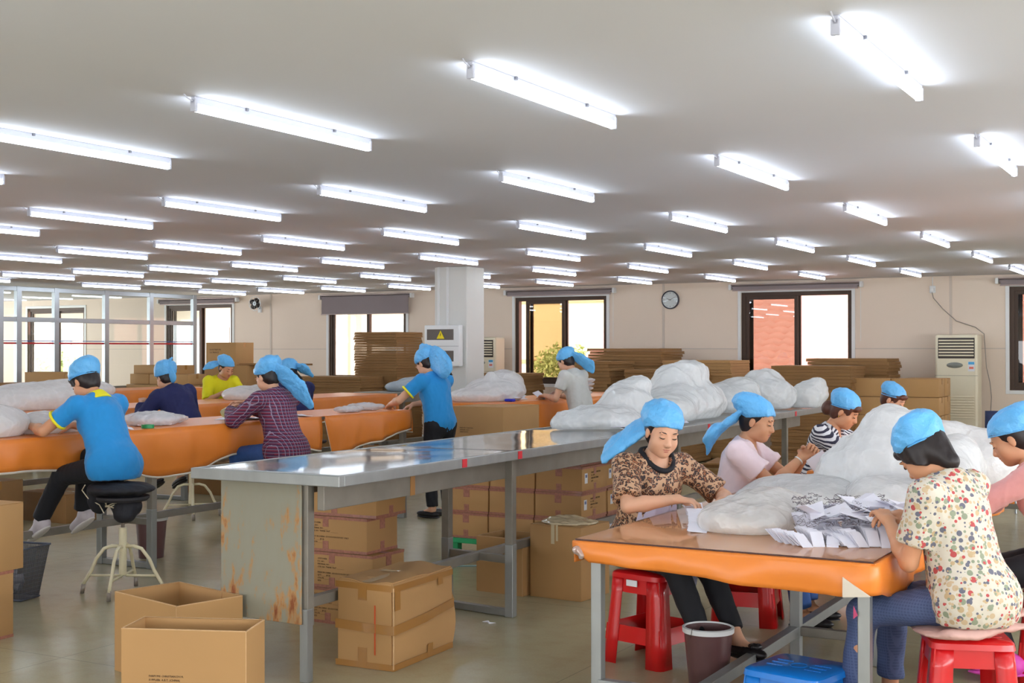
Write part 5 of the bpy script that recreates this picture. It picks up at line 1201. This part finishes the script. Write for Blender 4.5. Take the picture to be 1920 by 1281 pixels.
    return base,dict(H=H,N=N,Ch=Ch,Wa=Wa,P=Pv,sh=sh,arms=arms,legs=legs,fwd=fwd,sx=sx,u2=u2,hip=hip,Rh=Rh,hf=hf,hu=hu,hrt=hrt)
# clothing materials -------------------------------------------------
def leopard():
    t=NT('leopard_print'); v=t.coords(); n_=t.n('ShaderNodeTexNoise'); t.l(v,n_.inputs['Vector']); n_.inputs['Scale'].default_value=22
    mx=t.n('ShaderNodeMix',data_type='RGBA',blend_type='LINEAR_LIGHT'); mx.inputs[0].default_value=.022; t.l(v,mx.inputs[6]); t.l(n_.outputs['Color'],mx.inputs[7])
    vo=t.n('ShaderNodeTexVoronoi'); vo.inputs['Scale'].default_value=56; t.l(mx.outputs[2],vo.inputs['Vector'])
    c=t.ramp(vo.outputs['Distance'],[(.0,lin((150,96,64))),(.30,lin((146,92,60))),(.34,lin((44,30,28))),(.52,lin((52,34,32))),(.57,lin((186,146,112))),(1,lin((192,154,122)))])
    t.base(c,.6); return t.m
def dots():
    t=NT('dotted_print'); v=t.coords(); c=lin((206,198,182)); cols=[(184,76,76),(190,164,126),(140,148,124),(104,104,118),(196,172,138)]
    for i,(sc,th) in enumerate(((33,.40),(54,.34))):
        mp=t.coords(scale=(1,1,1),rot=(0,0,.5*i)); vo=t.n('ShaderNodeTexVoronoi'); vo.inputs['Scale'].default_value=sc; vo.inputs['Randomness'].default_value=.65; t.l(mp,vo.inputs['Vector'])
        s=t.n('ShaderNodeSeparateColor'); t.l(vo.outputs['Color'],s.inputs[0]); st=[(j/5,lin(cols[(j+i*2)%5])) for j in range(5)]
        cc=t.ramp(s.outputs[0],st,'CONSTANT'); c=t.mix(t.math('LESS_THAN',vo.outputs['Distance'],th),c,cc)
    t.base(c,.7); return t.m
def plaid():
    t=NT('plaid_cotton'); s=t.sep(t.coords(rot=(0,0,.0)))
    def band(ch,per,wd,off=0): return t.math('LESS_THAN',t.math('FRACT',t.math('ADD',t.math('DIVIDE',ch,per),50+off)),wd)
    u=t.math('ADD',s[0],t.math('MULTIPLY',s[1],.35)); c=t.mix(band(s[2],.025,.5),lin((120,34,62)),lin((66,26,62))); c=t.mix(t.math('MULTIPLY',band(u,.025,.5),.6),c,lin((52,26,66)))
    c=t.mix(t.math('MULTIPLY',t.math('MAXIMUM',band(s[2],.025,.13),band(u,.025,.13)),.5),c,lin((188,176,200))); t.base(c,.75); return t.m
def stripes():
    t=NT('navy_white_stripes'); s=t.sep(t.coords()); w=t.math('ADD',s[2],t.math('MULTIPLY',t.math('ABSOLUTE',s[0]),.55))
    c=t.mix(t.math('LESS_THAN',t.math('FRACT',t.math('ADD',t.math('DIVIDE',w,.026),50)),.48),lin((226,226,230)),lin((42,40,62))); t.base(c,.7); return t.m
def gingham():
    t=NT('blue_fine_check'); s=t.sep(t.coords()); b=lambda ch:t.math('LESS_THAN',t.math('FRACT',t.math('ADD',t.math('DIVIDE',ch,.012),50)),.35)
    c=t.mix(t.math('MULTIPLY',t.math('MAXIMUM',b(s[2]),b(t.math('ADD',s[0],s[1]))),.5),lin((66,80,118)),lin((92,106,144))); t.base(c,.8); return t.m
def floral():
    t=NT('floral_apron'); v=t.coords(); vo=t.n('ShaderNodeTexVoronoi'); vo.inputs['Scale'].default_value=48; t.l(v,vo.inputs['Vector']); s=t.n('ShaderNodeSeparateColor'); t.l(vo.outputs['Color'],s.inputs[0])
    t.base(t.ramp(s.outputs[0],[(0,lin((220,120,170))),(.2,lin((225,225,235))),(.45,lin((90,130,190))),(.65,lin((230,225,235))),(.85,lin((80,110,150)))],'CONSTANT'),.7); return t.m
mLEO,mDOT,mPLA,mSTR,mGIN,mFLO=leopard(),dots(),plaid(),stripes(),gingham(),floral()
mBLU=mat('blue_polo_cotton',(28,138,206),.75,0,.05,30,200,.1,sheen=.2); mYEL=mat('yellow_trim_cotton',(236,224,40),.7,0,.03); mYEL2=mat('yellow_knit',(222,214,20),.75,0,.05)
mPNK=mat('pale_pink_chiffon',(236,214,220),.6,0,.04,sheen=.3); mCAR=mat('pink_knit',(230,160,156),.8,0,.05,30,220,.25,sheen=.3); mNAV=mat('navy_cotton',(34,38,84),.8,0,.08); mBLK=mat('black_leggings',(24,24,30),.75,0,.1)
mGRY=mat('light_grey_tee',(206,206,202),.8,0,.04); mJEA=mat('blue_denim',(52,86,146),.8,0,.15,40,200,.2); mLAV=mat('lavender_apron',(204,200,226),.6,0,.03); mDK=mat('black_shoe',(30,26,28),.4,0,0); mWSH=mat('white_shoe',(222,216,214),.5,0,.06,30); mGSH=mat('pink_grey_trainer',(198,188,192),.6,0,.1,40); mTEAL=mat('teal_frill',(60,168,160),.7,0,.04)
CAPB=dict(puff=1.12,seed=2)
def TAIL(side,*a): return a
# 1 leopard print worker ------------------------------------------------
p1,q1=person('woman in leopard print blouse and blue kerchief stacking white tags, front left of glass table',(-2.60,6.03),-30,.46,9,15,-4,head=(17,12,-5),
  hR=(.11,.41,.84),hL=(-.15,.44,.82),pR=(.9,-.2,-.5),pL=(-1,-.1,-.5),fR=(.05,.54,.19),fL=(-.09,.61,.20),curl=(.55,.5),top=dict(mat=mLEO,sleeve=.86,loose=.022,hem=.50,neck=.066,vneck=.035,name='blouse',seed=3,flare=1.2,skirt=.2),
  bottom=dict(mat=mBLK,len=.9,slim=True),shoe=dict(kind='flat',mat=mDK,bow=True),hair=dict(bangs=0),cap=dict(puff=1.12,seed=2,tails=[((.02,-.07,.04),(.09,-.12,-.05),.065,.065,0),((.09,-.12,-.05),(.18,-.13,-.14),.065,.06,0),((.18,-.13,-.14),(.225,-.11,-.20),.06,.03,0)]))
def band_collar(q,base,m,r=.064):
    f=Field(.006); f.cap(q['N']-q['u2']*.02,q['N']+q['u2']*.020,r+.018,r-.006,.01,start=0,end=0).cap(q['N']-q['u2']*.05,q['N']+q['u2']*.2+q['fwd']*.05,r-.008,r+.006,.004,neg=True); fobj('neckband',mats_field(f,1),m,base)
MB().tube([q1['N']+q1['sx']*.080*math.cos(a_)+q1['fwd']*(.018+.090*math.sin(a_))-q1['u2']*(-.020+.055*max(0,math.sin(a_))) for a_ in [k_*2*PI/40 for k_ in range(40)]],.0135,8,closed=True).build('neckband',mBLK,p1,True)
def apron(base,q,m,z0=-.12,wd=.13,name='apron'):
    N_,fw,u2,sx=q['N'],q['fwd'],q['u2'],q['sx']; P=[];F=[]; nu,nv=9,8; c=q['Ch']; b=q['P']
    for j in range(nv+1):
        t=j/nv; o=c*(1-t)+(b+V(0,0,.03))*t-u2*.03*(1-t)
        for i in range(nu+1):
            u=(i/nu-.5)*2; ww=(wd*.75)+(.05)*t; P.append(o+sx*u*ww+fw*(.150+.012*math.sin(i*2.1)+.0*t-.05*u*u))
    for j in range(nv):
        for i in range(nu): a=j*(nu+1)+i; F.append((a,a+1,a+nu+2,a+nu+1))
    o=meshobj(name,P,F,m,base,True); k=o.modifiers.new('t','SOLIDIFY'); k.thickness=.003
    top=[P[i]+fw*.002 for i in range(nu+1)]; MB().tube(top,.005,6).build('hem_binding',mNAV,o,True); return o
apron(p1,q1,mLAV)
# lap part of the apron hanging between the knees
def lap(base,q,m):
    P=[];F=[]; kn={s:q['legs'][s][0] for s in (1,-1)}; hp=q['hip']; n=10; k=10
    for j in range(n+1):
        t=j/n
        for i in range(k+1):
            u=i/k; c=hp[-1]*(1-u)+hp[1]*u; e=kn[-1]*(1-u)+kn[1]*u; b=c*(1-t*.8)+e*t*.8; sag=math.sin(PI*u)*(.04+.17*t); P.append(b+V(0,0,.10-sag-.01*math.sin(u*9)))
    for j in range(n):
        for i in range(k): a=j*(k+1)+i; F.append((a,a+1,a+k+2,a+k+1))
    b0=len(P)
    for j in range(5):
        for i in range(k+1): u=i/k; p=P[n*(k+1)+i]; P.append(p+V(0,.01*j,-.022*(j+1)*math.sin(PI*u)))
    for j in range(5):
        for i in range(k): a=(n*(k+1) if j==0 else b0+(j-1)*(k+1))+i; c=b0+j*(k+1)+i; F.append((a,a+1,c+1,c))
    o=meshobj('apron_lap',P,F,m,base,True); s=o.modifiers.new('t','SOLIDIFY'); s.thickness=.003
lap(p1,q1,mLAV)
# 2 pale pink worker ------------------------------------------------------
p2,q2=person('woman in pale pink blouse holding up a folded white paper, blue kerchief hanging behind',(-2.54,7.2),6,.45,6,12,0,head=(16,4,0),
  hR=(.02,.40,.93),hL=(-.08,.42,.95),pR=(.5,-.3,-1),pL=(-.5,-.2,-1),palmR=(-1,.2,-.2),palmL=(1,.2,-.2),curl=(.7,.7),top=dict(mat=mPNK,sleeve=.62,loose=.02,hem=.50,neck=.058,vneck=.13,name='blouse',seed=6,flare=1.6,skirt=.15),sk=cSK2,
  bottom=dict(mat=mJEA),shoe=dict(kind='flat',mat=mDK),hair={},cap=dict(puff=1.05,seed=5,back=-.06,tails=[((.02,-.08,.04),(.05,-.14,-.05),.06,.055,1),((.05,-.14,-.05),(.07,-.21,-.15),.055,.075,1),((.07,-.21,-.15),(.07,-.21,-.25),.07,.03,1)]))
MB().lathe([(.028,0),(.030,.004),(.028,.008)],20,M=Matrix.Translation(q2['arms'][1][1]*.9+q2['arms'][1][0]*.1)@Vector(q2['arms'][1][1]-q2['arms'][1][0]).to_track_quat('Z','Y').to_matrix().to_4x4(),capb=False).build('bracelet',mat('pearl',(230,230,225),.25,0,0),p2,True)
pp=MB().box((-.055,-.001,-.10),(.055,.001,.06)).build('folded_paper',cTAGP); tag(pp,'folded white paper held up by the pale pink blouse worker','paper'); M_=p2.matrix_basis@Vector((-.02,.52,.90)); pp.location=(-2.54+.50,7.2+.06,.90); pp.rotation_euler=(R(12),R(-35),R(20))
# 3 striped worker ----------------------------------------------------------
p3,q3=person('woman in navy and white striped blouse with brown hair bun, right of pink blouse worker',(-2.62,9.15),-4,.45,12,20,0,head=(28,-4,0),hR=(.08,.50,.80),hL=(-.10,.50,.80),pR=(1,-.2,-.5),pL=(-1,-.2,-.5),fine=False,
  top=dict(mat=mSTR,sleeve=.9,loose=.026,hem=.5,neck=.06,vneck=.12,name='blouse',seed=7,skirt=.15),bottom=dict(mat=mBLK),shoe=dict(kind='flat',mat=mDK),hair=dict(bun=1,bangs=1),hair_m=cHAIRB,sk=cSK2,cap=dict(puff=1.12,seed=7))
MB().tube([q3['H'](.083,-.004,-.036),q3['H'](.083,-.003,-.044)],.004,8).build('gold_earring',mat('gold',(220,180,80),.25,.9,0),p3,True)
# 4 black shirt worker --------------------------------------------------------
p4,q4=person('woman in black shirt with blue cap and blue lanyard behind the white mound',(-2.66,10.9),-8,.47,12,18,0,head=(28,0,0),hR=(.10,.46,.80),hL=(-.10,.46,.80),fine=False,
  top=dict(mat=mBLK,sleeve=.6,loose=.016,hem=.5,name='tee_shirt'),bottom=dict(mat=mJEA),shoe=dict(kind='flat',mat=mDK),hair=dict(bangs=1),hair_m=cHAIRB,cap=dict(puff=.95,seed=8))
m=MB()
for s_ in (1,-1): m.tube([q4['N']+q4['sx']*s_*.062-q4['fwd']*.02+q4['u2']*.01,q4['N']+q4['sx']*s_*.07+q4['fwd']*.07-q4['u2']*.03,q4['N']+q4['sx']*s_*.03+q4['fwd']*.14-q4['u2']*.15],.006,6)
m.build('lanyard',mat('lanyard_blue',(50,80,200),.6,0,0),p4,True)
# 5 dotted worker ----------------------------------------------------------------
p5,q5=person('woman in dotted blouse and checked blue trousers seen from behind, right end of glass table',(-.89,5.235),168,.48,7,13,-8,head=(44,4,0),hR=(.10,.32,.87),hL=(-.04,.31,.86),pR=(1,-.1,-.8),pL=(-.4,-.3,-1),fR=(.16,.40,.14),fL=(-.10,.44,.13),
  top=dict(mat=mDOT,sleeve=.72,loose=.030,hem=.50,name='blouse',seed=9,fold=.006,skirt=.12),bottom=dict(mat=mGIN,loose=.008,len=.86,fold=.006),shoe=dict(kind='trainer',mat=mat('green_trainer',(40,92,84),.6,0,.1),sole=mat('magenta_sole',(200,50,120),.5,0,0)),hair=dict(bob=1,bangs=1),sk=cSK2,cap=dict(puff=1.2,seed=9,back=-.03))
f=Field(.01); f.ell((-.94,5.22,.468),(.17,.20,.020),.02).cap((-.92,5.05,.485),(-.62,5.30,.50),.035,.03,.03,flat=((0,0,1),.5)).cap((-.80,5.25,.50),(-.66,5.42,.545),.04,.012,.03,flat=((0,0,1),.5))
cu=fobj('seat_cushion',mats_field(f,2,[(.008,16,4,True,(1,1,1)),(.004,40,6,True,(1,1,1))]),mat('dusty_pink_cloth',(206,166,156),.85,0,.08,8)); tag(cu,'dusty pink folded cloth on red stool under dotted blouse worker','cushion')
# 6 pink cardigan worker ------------------------------------------------------------
p6,q6=person('woman in pink cardigan at the right edge of photo, floral apron and blue cap',(-.68,6.50),184,.47,12,20,0,head=(30,4,0),hR=(.02,.48,.90),hL=(.0,.52,.86),pR=(.8,-.3,-.8),pL=(-.9,-.1,-.9),palmR=(-.6,.2,-.5),palmL=(.8,.2,-.4),fR=(.12,.30,.10),fL=(-.12,.24,.12),
  top=dict(mat=mCAR,sleeve=1.05,loose=.018,hem=.60,name='cardigan',seed=12),bottom=dict(mat=mBLK,slim=True,len=.9),shoe=dict(kind='trainer',mat=mat('pink_trainer',(216,80,180),.5,0,.05)),hair=dict(),sk=cSK2,cap=dict(puff=1.06,seed=12,back=-.06,patch=(.090,-.04,.045)))
f=Field(.01); f.ell(q6['P']+V(0,.02,.0),(.19,.16,.10),.03).cut((0,0,.62),(0,0,1)).cut((0,0,.50),(0,0,-1)); o=fobj('floral_apron',mats_field(f,1,[(.006,20,4,True,(1,1,.3))]),mFLO,p6)
f=Field(.01); f.ell(q6['P']+V(0,.02,-.04),(.21,.18,.07),.03).cut((0,0,.515),(0,0,1)).cut((0,0,.475),(0,0,-1)); fobj('teal_frill',mats_field(f,1,[(.01,40,4,True,(1,1,.1))]),mTEAL,o)
# 7 seated blue polo worker -------------------------------------------------------------
p7,q7=person('seated woman in blue polo with yellow collar on black cushioned stool at left',(-6.27,6.02),176,.70,15,24,0,head=(34,0,0),hR=(.10,.50,1.04),hL=(-.20,.55,1.05),pR=(.8,-.3,-.8),pL=(-.9,-.2,-.9),fR=(.14,.46,.46),fL=(-.10,.60,.42),knp=(0,1,.5),
  top=dict(mat=mBLU,sleeve=.60,loose=.020,hem=.72,name='polo_shirt',seed=14,collar=mYEL,trim=mYEL,skirt=.05,fold=.005),bottom=dict(mat=mBLK,len=.94),shoe=dict(kind='trainer',mat=mGSH,sole=mWSH,dir=(0,.86,-.5)),hair=dict(bangs=1),sk=cSK2,cap=dict(puff=1.08,seed=15,back=-.04,patch=(-.08,-.05,.055)))
# 8 plaid worker --------------------------------------------------------------------------
p8,q8=person('seated woman in purple plaid shirt with long blue kerchief, before the orange cloth',(-6.28,7.76),172,.665,10,16,0,head=(24,0,0),hR=(.06,.50,1.10),hL=(-.12,.48,1.08),pR=(.8,-.3,-.8),pL=(-.9,-.1,-.9),fR=(.12,.36,.37),fL=(-.10,.46,.37),palmR=(-1,0,-.3),palmL=(1,0,-.3),
  top=dict(mat=mPLA,sleeve=1.9,loose=.022,hem=.70,name='plaid_shirt',seed=16,skirt=.05),bottom=dict(mat=mJEA,len=.92),shoe=dict(kind='flat',mat=mWSH,dir=(0,.9,-.4)),hair={},cap=dict(puff=1.08,seed=17,back=-.05,patch=(-.08,-.02,.05),tails=[((0,-.10,.03),(.03,-.17,-.08),.06,.06,0),((.03,-.17,-.08),(.06,-.22,-.20),.06,.065,0),((.06,-.22,-.20),(.10,-.24,-.33),.065,.04,0)]))
# 9 navy worker ---------------------------------------------------------------------------
p9,q9=person('woman in navy blouse seen from behind between first and second rows',(-8.42,9.02),165,.66,20,30,0,roll=-6,head=(30,0,0),hR=(.12,.46,1.05),hL=(-.22,.46,1.05),fR=(.12,.34,.36),fL=(-.12,.34,.36),fine=False,
  top=dict(mat=mNAV,sleeve=1.8,loose=.034,hem=.66,name='blouse',seed=18,neck=.05),bottom=dict(mat=mBLK),shoe=dict(kind='flat',mat=mDK,dir=(0,.9,-.4)),hair={},cap=dict(puff=1.2,seed=19,back=-.03,tails=[((0,-.09,.05),(0,-.12,-.06),.07,.055,0),((0,-.06,.1),(.03,-.13,.13),.04,.03,0)]))
# 10 yellow worker ---------------------------------------------------------------------------
p10,q10=person('woman in bright yellow shirt and blue kerchief facing right behind second row',(-10.48,11.66),-18,.68,14,22,0,head=(26,-4,0),hR=(.16,.44,1.05),hL=(-.16,.44,1.05),fR=(.12,.34,.36),fL=(-.12,.34,.36),fine=False,
  top=dict(mat=mYEL2,sleeve=.95,loose=.024,hem=.68,name='tee_shirt',seed=20,neck=.062),bottom=dict(mat=mNAV),shoe=dict(kind='flat',mat=mDK,dir=(0,.9,-.4)),hair={},sk=cSK2,cap=dict(puff=.95,seed=21,back=-.05,tails=[((.04,-.08,.03),(.12,-.13,-.03),.05,.045,0),((.12,-.13,-.03),(.19,-.15,-.09),.045,.02,0)]))
# 11 hidden navy worker ------------------------------------------------------------------------
p11,q11=person('woman in navy dress with yellow collar, mostly hidden behind plaid worker',(-8.42,10.7),160,.66,18,28,0,head=(30,0,0),hR=(.12,.46,1.05),hL=(-.12,.46,1.05),fR=(.12,.34,.36),fL=(-.12,.34,.36),fine=False,
  top=dict(mat=mNAV,sleeve=.6,loose=.02,hem=.66,name='polo_dress',seed=22,collar=mYEL),bottom=dict(mat=mNAV),shoe=dict(kind='flat',mat=mDK,dir=(0,.9,-.4)),hair=dict(tail=[(0,-.10,-.04),(.02,-.14,-.14),(.02,-.16,-.24)]),cap=dict(puff=1.1,seed=23,tails=[((.04,-.08,.05),(.10,-.15,-.03),.05,.05,0),((.10,-.15,-.03),(.15,-.18,-.12),.05,.03,0)]))
# 12 standing blue polo -----------------------------------------------------------------------
p12,q12=person('standing woman in blue polo and long blue kerchief at the end of left front table',(-6.38,10.12),168,None,6,14,0,stand=True,head=(36,0,0),hR=(.06,.40,1.03),hL=(-.22,.42,1.04),pR=(1,-.3,-.4),pL=(-1,-.2,-.6),
  top=dict(mat=mBLU,sleeve=.62,loose=.022,hem=.70,name='polo_shirt',seed=24,trim=mYEL,fold=.005),bottom=dict(mat=mBLK,slim=True,len=.95),shoe=dict(kind='flat',mat=mDK),hair=dict(tail=[(.03,-.10,-.05),(.04,-.15,-.16),(.04,-.17,-.27)]),cap=dict(puff=1.05,seed=25,back=-.04,patch=(-.085,-.01,.02),tails=[((0,-.08,.06),(0,-.15,-.06),.085,.10,0),((-.01,-.14,-.05),(-.03,-.20,-.18),.10,.11,0),((.0,-.0,.12),(.0,-.06,.17),.03,.02,0)]))
# 13 grey tee ------------------------------------------------------------------------------------
p13,q13=person('woman in light grey tee and blue kerchief at the far table under amber window',(-6.22,12.75),170,None,8,18,0,stand=True,head=(30,0,0),hR=(.06,.36,1.03),hL=(-.18,.36,1.04),fine=False,
  top=dict(mat=mGRY,sleeve=.6,loose=.022,hem=.78,name='tee_shirt',seed=26),bottom=dict(mat=mJEA),shoe=dict(kind='flat',mat=mDK),hair=dict(bob=0),cap=dict(puff=1.05,seed=27,back=-.04,tails=[((0,-.09,.04),(.05,-.15,-.05),.05,.05,0),((.05,-.15,-.05),(.10,-.19,-.16),.05,.055,0),((.10,-.19,-.16),(.11,-.19,-.23),.055,.03,0)]))
